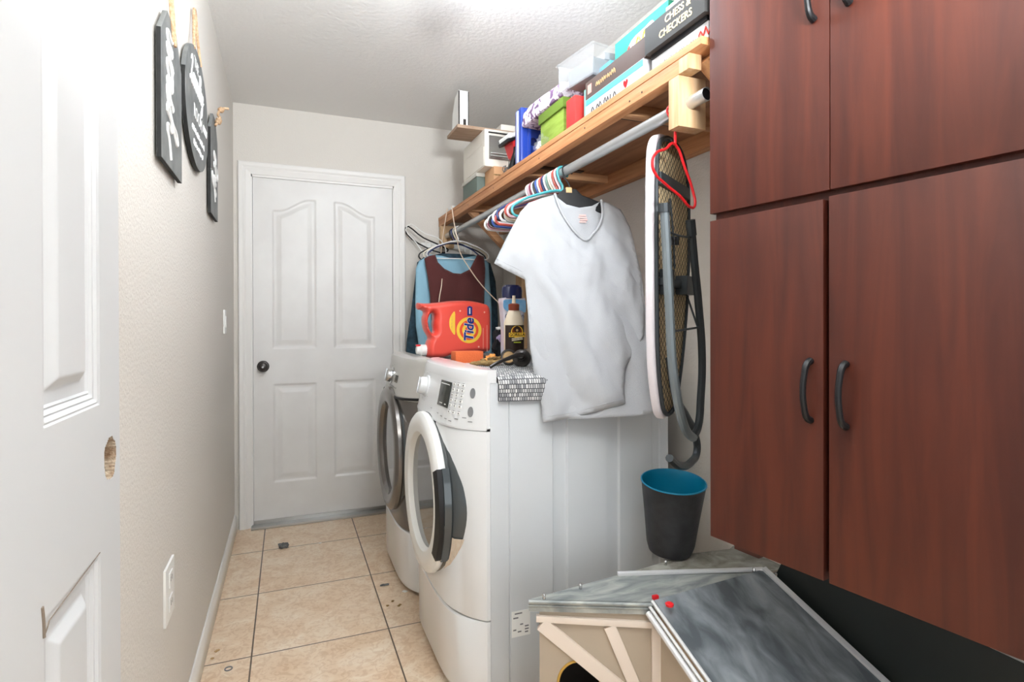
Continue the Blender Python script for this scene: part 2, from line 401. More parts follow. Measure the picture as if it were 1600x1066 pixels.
# ---------------------------------------------------------------- wall plates
ot = thing('wall_outlet', 'white outlet plate low on the left wall', 'outlet', (XL, 1.63, .5))
B().m(WHITEP).box((XL, 1.575, .435), (XL+.006, 1.688, .575), .002).build('cover_plate', ot)
for z in (.475, .535):
    s_ = B().m(WHITEP).box((XL+.006, 1.612, z-.018), (XL+.0085, 1.651, z+.018), .001); s_.m(BLACK).box((XL+.0083, 1.622, z-.004), (XL+.009, 1.624, z+.008)); s_.box((XL+.0083, 1.638, z-.004), (XL+.009, 1.640, z+.008)); s_.build('socket', ot)
sw = thing('light_switch', 'white switch plate on the left wall near the far door', 'light switch', (XL, 3.02, 1.19))
B().m(WHITEP).box((XL, 2.985, 1.13), (XL+.006, 3.06, 1.245), .002).build('cover_plate', sw)
B().m(WHITEP).box((XL+.005, 3.012, 1.16), (XL+.01, 3.033, 1.215), .002).build('rocker', sw)

# ---------------------------------------------------------------- cursive lettering for the wall signs
GL = {
 'w': [(0, .55), (.06, .5), (.1, .1), (.2, .02), (.32, .5), (.34, .1), (.44, .02), (.58, .55), (.66, .5)],
 'a': [(.36, .45), (.2, .5), (.04, .25), (.12, .02), (.3, .15), (.4, .5), (.38, .12), (.46, .02), (.56, .1)],
 's': [(0, .1), (.16, .3), (.24, .55), (.22, .4), (.34, .18), (.26, .02), (.08, .04), (.3, .06), (.44, .12)],
 'h': [(0, .1), (.2, .6), (.24, 1.0), (.14, .98), (.1, .5), (.08, 0), (.2, .42), (.34, .42), (.36, .1), (.46, .02), (.62, .2), (.9, .35)],
 'd': [(.34, .42), (.18, .5), (.04, .25), (.12, .02), (.28, .15), (.46, 1.0), (.38, .2), (.44, .02), (.54, .1)],
 'r': [(0, .1), (.12, .5), (.14, .6), (.18, .48), (.3, .48), (.28, .15), (.36, .02), (.46, .12)],
 'y': [(0, .5), (.06, .12), (.16, .02), (.32, .5), (.3, .1), (.2, -.4), (.04, -.45), (.1, -.15), (.4, .15), (.6, .3)],
 'L': [(.1, .8), (.3, 1.0), (.4, .85), (.26, .4), (.14, .05), (.0, .08), (.1, .16), (.4, 0), (.6, .12)],
 'u': [(0, .5), (.04, .12), (.14, .02), (.28, .5), (.28, .12), (.36, .02), (.46, .12)],
 'n': [(0, .5), (.06, .02), (.12, .35), (.24, .5), (.28, .12), (.36, .02), (.46, .12)],
}
def cursive(b, word, mx, hgt, r, slant=.25, adv=.9, wd=1):
    x = 0; P = []
    for ch in word:
        g = GL[ch]
        P += [((x+px_)*wd+slant*py_, py_) for px_, py_ in g]; x += g[-1][0]*adv
    wid = x*wd
    b.tube([mx @ Vector(((px_-wid/2)*hgt, py_*hgt, 0)) for px_, py_ in P], r, res=5)
def scribble(b, mx, L, h, r=.0008, seed=0, gap=.35):
    rs = random.Random(seed); x = -L/2
    while x < L/2:
        n = rs.randint(3, 6); P = []
        for i in range(n): P.append(mx @ Vector((x+i*h*.32, (h/2 if i % 2 else -h/2)*rs.uniform(.5, 1), .0004)))
        b.tube(P, r, res=2); x += n*h*.32+h*gap
# signs hang on the left wall; text runs along +y
def smx(y, z, x): return frame((x, y, z), (0, 1, 0), (0, 0, 1))
XS = XL+.006
def darkside(b):
    b.m(SIGNE)
    for f in b.bm.faces:
        f.normal_update()
        if abs(f.normal.x) < .45 and f.normal.z < .3: f.material_index = 1
def tagsign(y0, y1, z0, z1, th, clip, name, label):
    t = thing(name, label, 'wall sign', (XS, (y0+y1)/2, z0))
    out = [(y0, z0), (y1, z0), (y1, z1-clip), (y1-clip, z1), (y0+clip, z1), (y0, z1-clip)]
    m_ = frame((XS+th/2, 0, 0), (0, 1, 0), (0, 0, 1))
    b = B().m(SIGN).prism([out], th, .0012, m_); darkside(b); b.build('board', t)
    return t
s1 = tagsign(1.49, 1.755, 1.562, 1.935, .011, .075, 'wall_sign', 'grey tag-shaped sign lettered wash, nearest the camera on the left wall')
b = B().m(PAINTW); cursive(b, 'wash', frame((XS+.0115, 1.545, 1.755), (0, 0, -1), (0, 1, 0)), .140, .0038, wd=.92); b.build('lettering', s1, label='white script lettering')
b = B().m(ROPE); b.tube([(XS+.014, 1.622, 1.885), (XS+.012, 1.60, 1.97), (XS+.003, 1.63, 2.13), (XS+.006, 1.66, 2.0), (XS+.014, 1.645, 1.885)], .0042); b.build('rope', s1)
s2 = thing('wall_sign', 'dark oval laundry room sign hanging between the two tag-shaped signs', 'wall sign', (XS, 2.05, 1.66))
cy_, cz_ = 2.055, 1.865
b = B().m(SIGN).prism([[(cy_+.245*math.cos(t), cz_+.187*math.sin(t)) for t in [2*math.pi*i/48 for i in range(48)]]], .012, .0012, frame((XS+.006, 0, 0), (0, 1, 0), (0, 0, 1))); darkside(b); b.build('board', s2)
b = B().m(PAINTW); b.text('THE', .05, smx(cy_-.03, cz_+.13, XS+.0125), width=1.0)
cursive(b, 'Laundry', smx(cy_-.03, cz_+.04, XS+.0128), .088, .0026, wd=.95)
b.text('ROOM', .06, smx(cy_, cz_-.025, XS+.0125)); scribble(b, smx(cy_, cz_-.085, XS+.0125), .26, .02, .0014, 3); scribble(b, smx(cy_, cz_-.125, XS+.0125), .2, .02, .0014, 5)
for i in range(6):
    b.tube([(XS+.0126, cy_+.11+.016*i, cz_-.03), (XS+.0126, cy_+.12+.016*i, cz_-.005)], .0016)
b.build('lettering', s2, label='white painted lettering')
b = B().m(ROPE); b.tube([(XS+.012, 1.98, 2.035), (XS+.006, 2.02, 2.12), (XS+.004, 2.055, 2.19), (XS+.006, 2.09, 2.12), (XS+.012, 2.12, 2.035)], .0045); b.build('rope', s2)
s3 = tagsign(2.39, 2.61, 1.60, 2.0, .011, .075, 'wall_sign', 'grey tag-shaped sign lettered dry, farthest of the signs along the left wall')
b = B().m(PAINTW); cursive(b, 'dry', frame((XS+.0115, 2.47, 1.775), (0, 0, -1), (0, 1, 0)), .13, .0034); b.build('lettering', s3, label='white script lettering')
b = B().m(ROPE); b.tube([(XS+.014, 2.50, 1.965), (XS+.03, 2.51, 1.995), (XS+.02, 2.55, 2.03), (XS+.035, 2.57, 2.06), (XS+.055, 2.58, 2.066)], .0052); b.blob((XS+.026, 2.505, 1.985), .013, amp=.3); b.blob((XS+.03, 2.56, 2.05), .012, amp=.3, seed=3); b.build('rope', s3, label='knotted jute rope')

# ---------------------------------------------------------------- washer and dryer
def fronty(y, y0, y1, xs, bul):
    t = abs(2*(y-y0)/(y1-y0)-1); return xs-bul*(1-t**4.6)
def machine(y0, y1, top, xs, bul, name, label, cat, body, fascia, panel, isw):
    lean = lambda y: 1-.9*abs(2*(y-y0)/(y1-y0)-1)**6
    root = thing(name, label, cat, (.85, (y0+y1)/2, 0))
    XBK = 1.232
    # body with pressed side ribs
    sp = []
    for (x, d) in ((xs+.012, 0), (.631, 0), (.634, .004), (.637, 0), (.782, 0), (.787, .008), (.832, .008), (.837, 0), (.982, 0), (.987, .008), (1.027, .008), (1.032, 0), (1.160, 0), (1.164, .004), (1.19, .004), (1.195, 0), (XBK-.006, 0), (XBK, .006)): sp.append((x, d))
    out = [(x, y0+d) for x, d in sp]+[(x, y1-d) for x, d in reversed(sp)]
    B().m(body).prism([out], top-.03, .003, frame((0, 0, .03+(top-.03)/2), (1, 0, 0), (0, 1, 0)), bres=1).build('body', root)
    zt = top-.015
    # front fascia, lofted in z
    ys = [y0+(y1-y0)*(.5-.5*math.cos(math.pi*i/28)) for i in range(29)]
    def loft(bb, levels, back):
        V = []; m_ = len(ys)+2
        for z, dx in levels:
            V.append((back, y0, z))
            for y in ys: V.append((fronty(y, y0, y1, xs, bul)+dx*lean(y), y, z))
            V.append((back, y1, z))
        Fc = [(j*m_+i, j*m_+i+1, (j+1)*m_+i+1, (j+1)*m_+i) for j in range(len(levels)-1) for i in range(m_-1)]
        Fc += [tuple(range(m_-1, -1, -1)), tuple((len(levels)-1)*m_+i for i in range(m_))]
        bb.raw(V, Fc)
    b = B().m(ENAMEL); loft(b, [(.02, .012), (.04, .004), (.262, .002), (.268, .008)], xs+.0115); b.build('toe_panel', root)
    b = B().m(fascia); loft(b, [(.272, .008), (.278, 0), (.842, 0), (.848, .004)], xs+.0115); b.build('front_panel', root)
    b = B().m(panel)
    zc0 = top-.145; loft(b, [(.852, .004), (.856, -.002), (zc0, -.002), (top-.04, .022), (top+.0005, .031)], xs+.0115); loft(b, [(top+.0005, .031), (top+.022, .034), (top+.034, .040), (top+.040, .052)], xs+.032)
    cp = b.build('control_panel', root)
    def pf(y, z):
        dx = -.002 + (.024*(z-zc0)/(top-.04-zc0) if z > zc0 else 0)
        e = .01; x0 = fronty(y-e, y0, y1, xs, bul); x1 = fronty(y+e, y0, y1, xs, bul)
        ty = Vector((x1-x0, 2*e, 0)).normalized(); tz = Vector((.2 if z > zc0 else 0, 0, 1)).normalized()
        # local x runs toward -y (reading direction), local y up, local z out of the panel
        return frame(Vector((fronty(y, y0, y1, xs, bul)+dx*lean(y), y, z)), -ty, tz)
    yc = (y0+y1)/2
    # knob
    ky = yc+.10 if isw else yc+.05
    kz = .945 if isw else top-.06
    B().m(panel if isw else CHROME).lathe([(.040, -.004), (.040, .004), (.033, .007), (.031, .024), (.027, .030), (.001, .031)], pf(ky, kz)).build('dial', root, label='silver cycle dial')
    B().m(CHROME).box((-.003, -.030, .028), (.003, .030, .034), .001, mx=pf(ky, kz)).build('dial_pointer', root)
    # display
    if isw:
        b = B().m(LCD).box((-.052, -.042, 0), (.052, .042, .0025), .001, mx=pf(1.80, .945))
        b.m(WHITEP)
        for i in range(8): b.box((-.042+.0108*i, .031, .0026), (-.034+.0108*i, .034, .003), mx=pf(1.80, .945))
        b.box((-.03, -.033, .0026), (0, -.031, .003), mx=pf(1.80, .945)); b.box((.02, -.034, .0026), (.034, -.031, .003), mx=pf(1.80, .945))
        b.build('display', root, label='dark rectangular display')
        for r_ in range(6):
            for c_ in range(3):
                yy = 1.735-.026*c_; zz = .982-.0165*r_
                if r_ == 5: zz -= .004
                q = B().m(WHITEP).box((-.007, -.0045, 0), (.007, .0045, .002), .001, mx=pf(yy, zz)); q.m(GREYB).box((-.003, -.002, .0019), (.003, .002, .0024), mx=pf(yy, zz)); q.m(GREYB).box((-.006, .0055, 0), (.004, .0068, .0006), mx=pf(yy, zz)); q.build('button', root)
        for zz in (.962, .905):
            B().m(GREYB).prism([[(.010*math.cos(t), .016*math.sin(t)) for t in [2*math.pi*i/20 for i in range(20)]]], .004, .001, pf(1.642, zz)).build('power_button', root, label='grey oval button')
        b = B().m(GREYB)
        for yy, zz in ((1.83, .878), (1.79, .874), (1.75, .871), (1.72, .868), (1.69, .878), (1.66, .885), (1.64, .875), (1.92, .882)):
            b.box((-.008, -.0012, 0), (.008, .0012, .0006), mx=pf(yy, zz))
        for i in range(9):
            a = 2*math.pi*i/9; b.box((-.003, -.001, 0), (.003, .001, .0006), mx=pf(ky, kz) @ Matrix.Translation((.054*math.cos(a), .054*math.sin(a), .001)))
        b.build('printed_marks', root)
    else:
        b = B().m(GREYB)
        for i in range(9):
            a = 2*math.pi*i/9; b.box((-.003, -.001, 0), (.003, .001, .0006), mx=pf(ky, kz) @ Matrix.Translation((.054*math.cos(a), .054*math.sin(a), .001)))
        for i in range(5):
            b.box((-.05, -.001, 0), (.05, .001, .0006), mx=pf(yc+.0, top-.052-.006*i*0-.05*(i % 2)))
        for i in range(6): b.box((-.006, -.003, 0), (.006, .003, .0008), mx=pf(yc+.05-.03*i, top-.105))
        b.m(LCD).box((-.028, -.017, 0), (.028, .017, .002), mx=pf(yc-.075, top-.065))
        b.build('printed_marks', root)
        b = B().m(BLACK)
        P = [(fronty(y, y0, y1, xs, bul)-.0035, y, .853-.012*(1-(2*(y-y0)/(y1-y0)-1)**2)) for y in ys[2:-2]]
        b.tube(P, .006, smooth=False); b.build('seam_strip', root, label='black seam under the control panel')
    # round porthole door: its own axis points to -x
    cz = .592; cyd = yc-.005
    Rr = .272 if isw else .285
    xf = xs-bul+(.012 if isw else .022)
    D = frame((xf, cyd, cz), (0, -1, 0), (0, 0, 1))   # local x = -y, local y = z, local z = -x (outward)
    b = B().m(SMOKE if isw else fascia).lathe([(Rr+.030, -.075), (Rr+.024, -.03), (Rr+.014, -.004), (Rr+.002, .006), (Rr-.01, .006)], D, 96, cap=False); b.build('door_gasket_ring', root, label='dark glossy surround' if isw else None)
    dt = B().m(WHITEP if isw else GREYF)
    dt.lathe([(Rr-.004, .012), (Rr+.002, .022), (Rr, .036), (Rr-.012, .046), (Rr-.045, .050), (Rr-.068, .044), (Rr-.078, .030), (Rr-.08, .012)], D, 72, cap=False)
    dobj = dt.build('door', root, label='white porthole door ring' if isw else 'dark silver porthole door ring')
    b = B().m(SMOKE).lathe([(Rr+.012, -.026), (Rr+.008, -.004), (Rr-.002, .014)], D, 64, cap=False); b.build('door_rim', dobj)
    b = B().m(GLASSD).lathe([(Rr-.078, .026), (Rr-.084, -.012), (Rr-.10, -.034), (Rr-.14, -.046), (.05, -.05), (.001, -.05)], D, 64); b.build('door_glass', dobj, label='smoked round door glass')
    if isw:
        b = B()
        # handle grip recessed in the near side of the ring
        hv = []
        arc = [R(-36+64*i/24) for i in range(25)]
        for ri, ro, z0_, z1_, mt in ((Rr-.024, Rr+.006, .018, .0505, BLACK), (Rr-.008, Rr+.012, .006, .034, SMOKE)):
            b.m(mt); V = []
            for a in arc:
                for (rr, zz) in ((ri, z0_), (ri, z1_), (ro, z1_-.006), (ro, z0_)): V.append(D @ Vector((rr*math.cos(a), rr*math.sin(a), zz)))
            Fc = [(j*4+i, j*4+(i+1) % 4, (j+1)*4+(i+1) % 4, (j+1)*4+i) for j in range(24) for i in range(4)]+[(0, 1, 2, 3), (99, 98, 97, 96)]
            b.raw(V, Fc)
        b.build('door_handle', dobj, label='dark recessed grip')
        b = B().m(CHROME); V = []
        for a in [R(-66+50*i/20) for i in range(21)]:
            for rr, zz in ((Rr+.034, -.075), (Rr+.028, -.029), (Rr+.018, -.003), (Rr+.006, .0066)): V.append(D @ Vector((rr*math.cos(a), rr*math.sin(a), zz)))
        b.raw(V, [(j*4+i, j*4+i+1, (j+1)*4+i+1, (j+1)*4+i) for j in range(20) for i in range(3)]); b.build('chrome_trim', root, label='chrome arc at the lower near side of the door')
    return root, pf
wz = .995
wr, wpf = machine(1.600, 2.300, wz, .56, .098, 'washing_machine', 'white front-load washing machine, nearer of the two, with its pale side facing the camera', 'washing machine', ENAMSIDE, ENAMEL, ENAMEL, True)
machine(2.335, 3.035, .985, .555, .100, 'dryer', 'silver-fronted dryer behind the washing machine, near the far door', 'dryer', ENAMSIDE, GREYF, SILVERP, False)
b = B().m(WHITEP).box((.640, 1.5992, .205), (.702, 1.6, .285), 0)
b.m(GREYB)
for i, (x0, x1) in enumerate([(.65, .675), (.645, .662), (.668, .678), (.645, .655), (.66, .672), (.684, .697), (.684, .697), (.684, .695)]):
    z = [.275, .262, .24, .225, .218, .232, .223, .214][i]; b.box((x0, 1.5988, z), (x1, 1.5993, z+.004))
b.build('rating_label', wr, label='small printed white label on the side')

# ---------------------------------------------------------------- rag rug over both machines
path = [(3.00, wz+.012)]+[(y, wz+.012+.0015*math.sin(y*31)) for y in rng(2.95, 1.63, .03)]
path = [(3.0, .999), (2.9, 1.0), (2.6, 1.001), (2.36, 1.003), (2.28, 1.010)]+[(y, 1.011+.0012*math.sin(y*60)) for y in [2.28-.02*i for i in range(1, 33)]]+[(1.62, 1.010), (1.604, 1.005), (1.597, .996), (1.595, .982), (1.595, .966), (1.595, .952), (1.595, .940)]
b = B().m(RUG); uvl = b.bm.loops.layers.uv.new('UVMap')
xsr = rng(.596, 1.215, .02); L_ = 0; acc = [0]
for i in range(1, len(path)): L_ += math.hypot(path[i][0]-path[i-1][0], path[i][1]-path[i-1][1]); acc.append(L_)
grid = []; gb = []
for j, (y, z) in enumerate(path):
    ro, rb = [], []
    a0 = path[max(0, j-1)]; a1 = path[min(len(path)-1, j+1)]; ty, tz = a1[0]-a0[0], a1[1]-a0[1]; l = math.hypot(ty, tz); ny, nz = tz/l, -ty/l
    if nz < 0 and abs(nz) > abs(ny): ny, nz = -ny, -nz
    if j > len(path)-6: ny, nz = -abs(ny), abs(nz)*(1 if nz > 0 else 0)
    for x in xsr:
        wv = .0015*math.sin(x*300)+.002*noise.noise(Vector((x*12, y*12, z*8)))
        sag = 0
        if j > len(path)-5: sag = (x-.596)*-.03
        xx = x+.004*noise.noise(Vector((y*14, 0, 5)))+(.008 if y > 2.3 else 0)
        ro.append(b.bm.verts.new((xx, y+ny*(.007+wv), z+nz*(.007+wv)+sag))); rb.append(b.bm.verts.new((xx, y, z+sag)))
    grid.append(ro); gb.append(rb)
for j in range(len(path)-1):
    for i in range(len(xsr)-1):
        f = b.bm.faces.new((grid[j][i], grid[j][i+1], grid[j+1][i+1], grid[j+1][i]))
        for lp_, (uu, vv) in zip(f.loops, ((xsr[i], acc[j]), (xsr[i+1], acc[j]), (xsr[i+1], acc[j+1]), (xsr[i], acc[j+1]))): lp_[uvl].uv = (uu, vv)
        b.bm.faces.new((gb[j][i], gb[j+1][i], gb[j+1][i+1], gb[j][i+1]))
    for i in (0, len(xsr)-1):
        f = b.bm.faces.new((grid[j][i], grid[j+1][i], gb[j+1][i], gb[j][i]) if i == 0 else (grid[j+1][i], grid[j][i], gb[j][i], gb[j+1][i]))
for i in range(len(xsr)-1): b.bm.faces.new((grid[-1][i+1], grid[-1][i], gb[-1][i], gb[-1][i+1]))
tag(b.build('rag_rug', origin=(.93, 2.3, 1.0)), 'grey and white woven rag rug lying over the tops of the washer and dryer', 'rug')
RT_ = 1.018    # rug top

# ---------------------------------------------------------------- wooden shelf with hanging rod
SX, SY0, SY1 = .91, 1.06, 3.53
sh = thing('wooden_shelf', 'long pine shelf on the right wall loaded with boxes, carrying a hanging rod', 'shelf', (1.1, 2.3, 1.80))
B().m(PINE).box((SX, SY0, 1.838), (XR-.002, SY1, 1.857), .0015).build('plank', sh)
B().m(PINE).box((SX+.002, 1.145, 1.800), (SX+.038, SY1, 1.8378), .002).build('front_rail', sh)
b = B().m(PLY).box((SX+.04, 1.12, 1.834), (XR-.045, SY1-.01, 1.8378)); b.build('underside_sheet', sh)
B().m(PINE).box((XR-.04, SY0+.02, 1.775), (XR-.002, SY1, 1.8378), .002).build('wall_cleat', sh)
for y in (1.42, 2.15, 2.95): B().m(PINEX).box((SX+.038, y, 1.800), (XR-.04, y+.036, 1.8335), .001).build('cross_brace', sh)
# near rod block and brace
B().m(PALEW).box((SX+.002, 1.145, 1.672), (SX+.088, 1.185, 1.800), .003).build('rod_block', sh, label='pale timber block holding the rod end')
B().m(PALEW).box((SX+.002, 1.105, 1.800), (SX+.04, 1.145, 1.8378), .002).build('end_block', sh)
def beam(b, p0, p1, wd, th, side):
    p0, p1 = Vector(p0), Vector(p1); d = (p1-p0); m_ = frame((p0+p1)/2, d, side); b.box((-d.length/2, -wd/2, -th/2), (d.length/2, wd/2, th/2), .002, mx=m_)
b = B().m(PINEX); beam(b, (SX+.05, 1.10, 1.83), (XR-.02, 1.10, 1.52), .04, .036, (0, 1, 0)); b.build('diagonal_brace', sh)
b = B().m(PINEX); beam(b, (.965, 3.02, 1.815), (XR-.035, 3.02, 1.46), .04, .036, (0, 1, 0)); b.build('diagonal_brace', sh)
B().m(PALEW).box((SX+.002, 3.47, 1.66), (SX+.088, 3.515, 1.800), .003).build('rod_block', sh)
B().m(PALEW).box((XR-.04, 3.14, 1.02), (XR-.002, 3.235, 1.774), .003).build('wall_post', sh, label='pale upright timber against the wall')
for y in (1.50, 2.12): B().m(BLACK).box((SX+.06, y, 1.8295), (SX+.28, y+.03, 1.8335)).build('bracket_plate', sh, label='dark flat metal plate')
b = B().m(DARKB)
for y, z in ((1.30, 1.815), (1.36, 1.812), (1.62, 1.82), (1.98, 1.818), (2.5, 1.82), (2.9, 1.818)): b.lathe([(.003, 0), (.003, .0006)], frame((SX+.0018, y, z), (0, -1, 0), (0, 0, 1)), 10).build('nail', sh); b = B().m(DARKB)
b.bm.free()
RX, RZ, RR = .950, 1.735, .0165
b = B().m(RODM); b.lathe([(RR, 0), (RR, 2.385), (RR-.0015, 2.385), (RR-.0015, 0)], frame((RX, 3.47, RZ), (1, 0, 0), (0, 0, 1)), 28, cap=False)
rod = tag(b.build('hanging_rod', origin=(RX, 2.3, RZ)), 'grey metal hanging rod running below the pine shelf', 'rod')
B().m(BLACK).lathe([(RR-.0016, 0), (RR-.0016, .01)], frame((RX, 1.10, RZ), (1, 0, 0), (0, 0, 1)), 20).build('end_plug', rod)

# ---------------------------------------------------------------- cherry cabinet
CA = math.atan2(.094, .612); KC = .925; C0 = Vector((1.0*KC, 1.133*KC, 0))
cm = Matrix.Translation(C0) @ Matrix.Rotation(0, 4, 'Z')
ux = Vector((.094, -.612, 0)).normalized(); un = Vector((-ux.y, ux.x, 0))   # along the front to the camera; into the cabinet
if un.x < 0: un = -un
CM = Matrix((ux, un, Vector((0, 0, 1)))).transposed().to_4x4() @ Matrix.Diagonal((KC, 1, KC, 1)); CM.translation = C0+Vector((0, 0, EYE*(1-KC)))
CW = .622
cab = thing('wall_cabinet', 'tall cherry-coloured four-door cabinet hung on the right wall', 'cabinet', (1.1, .83, .64))
b = B().m(CHERRYE).box((.004, .021, .645), (CW, .04, .66), mx=CM)
b.m(CHERRYE).box((.004, .021, .645), (.022, .25, 2.26), mx=CM); b.box((CW-.012, .021, .645), (CW+.006, .25, 2.26), mx=CM); b.box((.004, .235, .645), (CW, .25, 2.26), mx=CM)
b.box((.004, .021, .645), (CW, .25, .663), mx=CM); b.box((.004, .021, 2.24), (CW, .25, 2.26), mx=CM); b.box((.295, .021, .645), (.32, .04, 2.26), mx=CM)
b.m(CHERRY).box((.002, .0195, 1.425), (CW, .25, 1.475), mx=CM)
b.m(CHERRYE).box((.03, .05, .60), (.10, .12, .645), mx=CM)
b.build('body', cab)
def cdoor(x0, x1, z0, z1, hx, hz):
    d = B().m(CHERRY).box((x0, 0, z0), (x1, .0185, z1), .0012, mx=CM).build('door', cab)
    hh = B().m(BLACK)
    P = [CM @ Vector((hx, 0, hz+.064)), CM @ Vector((hx, -.013, hz+.057)), CM @ Vector((hx, -.022, hz+.033)), CM @ Vector((hx, -.026, hz)), CM @ Vector((hx, -.022, hz-.033)), CM @ Vector((hx, -.013, hz-.057)), CM @ Vector((hx, 0, hz-.064))]
    hh.tube(P, .0068, radii=[1.1, .95, .85, .85, .85, .95, 1.1]); hh.build('handle', d, label='black bow handle')
cdoor(.0, .2915, .634, 1.436, .264, 1.032); cdoor(.3035, CW-.004, .634, 1.440, .338, 1.03)
cdoor(.0, .3045, 1.454, 2.25, .272, 1.885); cdoor(.3065, CW-.004, 1.454, 2.25, .345, 1.885)

# ---------------------------------------------------------------- hangers on the rod
def hanger_mesh(mt, hw=.205, th=.0048, flat=False):
    "plastic tubular hanger in local coordinates: hook sits on a rod of radius RR centred at the origin, hanger in the xz plane"
    b = B().m(mt); r = RR+th+.0008
    P = [Vector((r*math.cos(a), 0, r*math.sin(a))) for a in [R(-35+17*i) for i in range(13)]]
    P += [Vector((-.012, 0, -.03)), Vector((0, 0, -.05)), Vector((0, 0, -.066))]
    b.tube(P, th, res=3)
    T = [(0, -.066), (hw*.5, -.088), (hw*.88, -.122), (hw, -.145), (hw*.97, -.166), (hw*.85, -.172), (0, -.172), (-hw*.85, -.172), (-hw*.97, -.166), (-hw, -.145), (-hw*.88, -.122), (-hw*.5, -.088)]
    b.tube([Vector((x, 0, z)) for x, z in T], th, cyc=True, res=4)
    return b
HC = [('white', (236, 236, 234)), ('pale pink', (226, 190, 200)), ('maroon', (128, 50, 70)), ('white', None), ('black', (30, 32, 38)), ('blue', (72, 104, 176)), ('white', None), ('coral', (206, 96, 84)), ('dark blue', (40, 54, 104)), ('white', None), ('grey green', (130, 160, 150)), ('cream', (232, 222, 200)), ('white', None), ('rust', (176, 70, 54)), ('pale pink', None), ('teal', (74, 160, 166))]
hm = {}; cnt = {}
y = 2.145
ORD = ['far end', 'second', 'third', 'fourth', 'fifth', 'sixth', 'seventh', 'eighth', 'ninth', 'tenth', 'eleventh', 'twelfth', 'thirteenth', 'fourteenth', 'fifteenth', 'nearest']
for i, (nm, c) in enumerate(HC):
    if c and nm not in hm: hm[nm] = mat(nm+' hanger plastic', c, .3)
    ang = random.uniform(-.10, .10)
    o = hanger_mesh(hm[nm]).build('hanger', origin=(0, 0, 0)); o.location = (RX, y, RZ); o.rotation_euler = (0, random.uniform(-.04, .04), ang)
    lab = nm+' empty hanger on the rod, '+('farthest from the white T-shirt' if i == 0 else 'nearest behind the white T-shirt' if i == 15 else ORD[i]+' from the far end')
    tag(o, lab, 'hanger', 'empty plastic hangers on the rod'); y -= .0192
bh = B().m(BLACK); r = RR+.0032
P = [Vector((r*math.cos(a), 0, r*math.sin(a))) for a in [R(-45+17*i) for i in range(13)]]+[Vector((-.012, 0, -.03)), Vector((.002, 0, -.052)), Vector((.006, 0, -.075))]
bh.tube(P, .0028, res=3)
out = [(.006-.022, -.072), (.006+.022, -.072), (.05, -.095), (.13, -.125), (.19, -.165), (.196, -.185), (.15, -.168), (.07, -.150), (.006, -.145), (-.06, -.150), (-.14, -.168), (-.186, -.185), (-.18, -.165), (-.12, -.125), (-.04, -.095)]
bh.prism([out], .010, .003, frame((0, 0, 0), (1, 0, 0), (0, 0, 1)))
o = bh.build('hanger', origin=(0, 0, 0)); o.location = (RX, 1.815, RZ); o.rotation_euler = (R(-8), 0, R(-14)); tag(o, 'black flat plastic hanger holding the white T-shirt', 'hanger')
o2 = B().m(TANL).box((-.010, -.006, -.088), (.012, .006, -.068), .001).build('size_clip', o); o2.parent = o; o2.location = (0, 0, 0)
for v in o2.data.vertices: v.co += wloc(o)

# ---------------------------------------------------------------- cloth helper
def sheet(outline, P, step, disp, holes=()):
    "triangulated cloth sheet: outline in 2D, P(u,v)->Vector, disp(u,v,edge)->offset vector"
    def inside(p, poly):
        c = False; n = len(poly); j = n-1
        for i in range(n):
            if (poly[i][1] > p[1]) != (poly[j][1] > p[1]) and p[0] < (poly[j][0]-poly[i][0])*(p[1]-poly[i][1])/(poly[j][1]-poly[i][1])+poly[i][0]: c = not c
            j = i
        return c
    def edist(p, poly):
        m = 1e9
        for i in range(len(poly)):
            a = Vector(poly[i]); c = Vector(poly[(i+1) % len(poly)]); q = Vector(p); ab = c-a; t = max(0, min(1, (q-a).dot(ab)/max(ab.length_squared, 1e-12))); m = min(m, (q-a-ab*t).length)
        return m
    ol = []
    for i in range(len(outline)):
        a = Vector(outline[i]); c = Vector(outline[(i+1) % len(outline)]); k = max(1, int((c-a).length/step))
        for j in range(k): ol.append(a+(c-a)*j/k)
    us = [p[0] for p in ol]; vs_ = [p[1] for p in ol]
    pts = list(ol); u = min(us); row = 0
    v = min(vs_)
    while v < max(vs_):
        u = min(us)+(step/2 if row % 2 else 0)
        while u < max(us):
            if inside((u, v), ol) and edist((u, v), ol) > step*.45: pts.append(Vector((u, v)))
            u += step
        v += step*.87; row += 1
    n = len(ol); ed = [(i, (i+1) % n) for i in range(n)]
    for h in holes:
        pts = [p for p in pts[:n]]+[p for p in pts[n:] if not inside(p, h) and edist(p, h) > step*.45]
    for h in holes:
        k0 = len(pts); pts += [Vector(p) for p in h]; ed += [(k0+i, k0+(i+1) % len(h)) for i in range(len(h))]
    r = delaunay_2d_cdt(pts, ed, [list(range(n))], 1, 1e-6)
    ee = lambda p: min([edist(p, ol)]+[edist(p, h) for h in holes])
    V = [P(p[0], p[1])+disp(p[0], p[1], ee(p)) for p in r[0]]
    fs = []
    for f in r[2]:
        c = (r[0][f[0]]+r[0][f[1]]+r[0][f[2]])/3
        if any(inside(c, h) for h in holes) or not inside(c, ol): continue
        fs.append(tuple(f))
    return V, fs
def smooth_poly(pts, k=5):
    "Catmull-Rom closed"
    out = []; n = len(pts)
    for i in range(n):
        p0, p1, p2, p3 = [Vector(pts[(i+j-1) % n]) for j in range(4)]
        for t in [j/k for j in range(k)]:
            out.append(tuple(.5*((2*p1)+(p2-p0)*t+(2*p0-5*p1+4*p2-p3)*t*t+(3*p1-3*p2+p3-p0)*t**3)))
    return out
def solid(o, th):
    md = o.modifiers.new('thickness', 'SOLIDIFY'); md.thickness = th; md.offset = 0
    return o
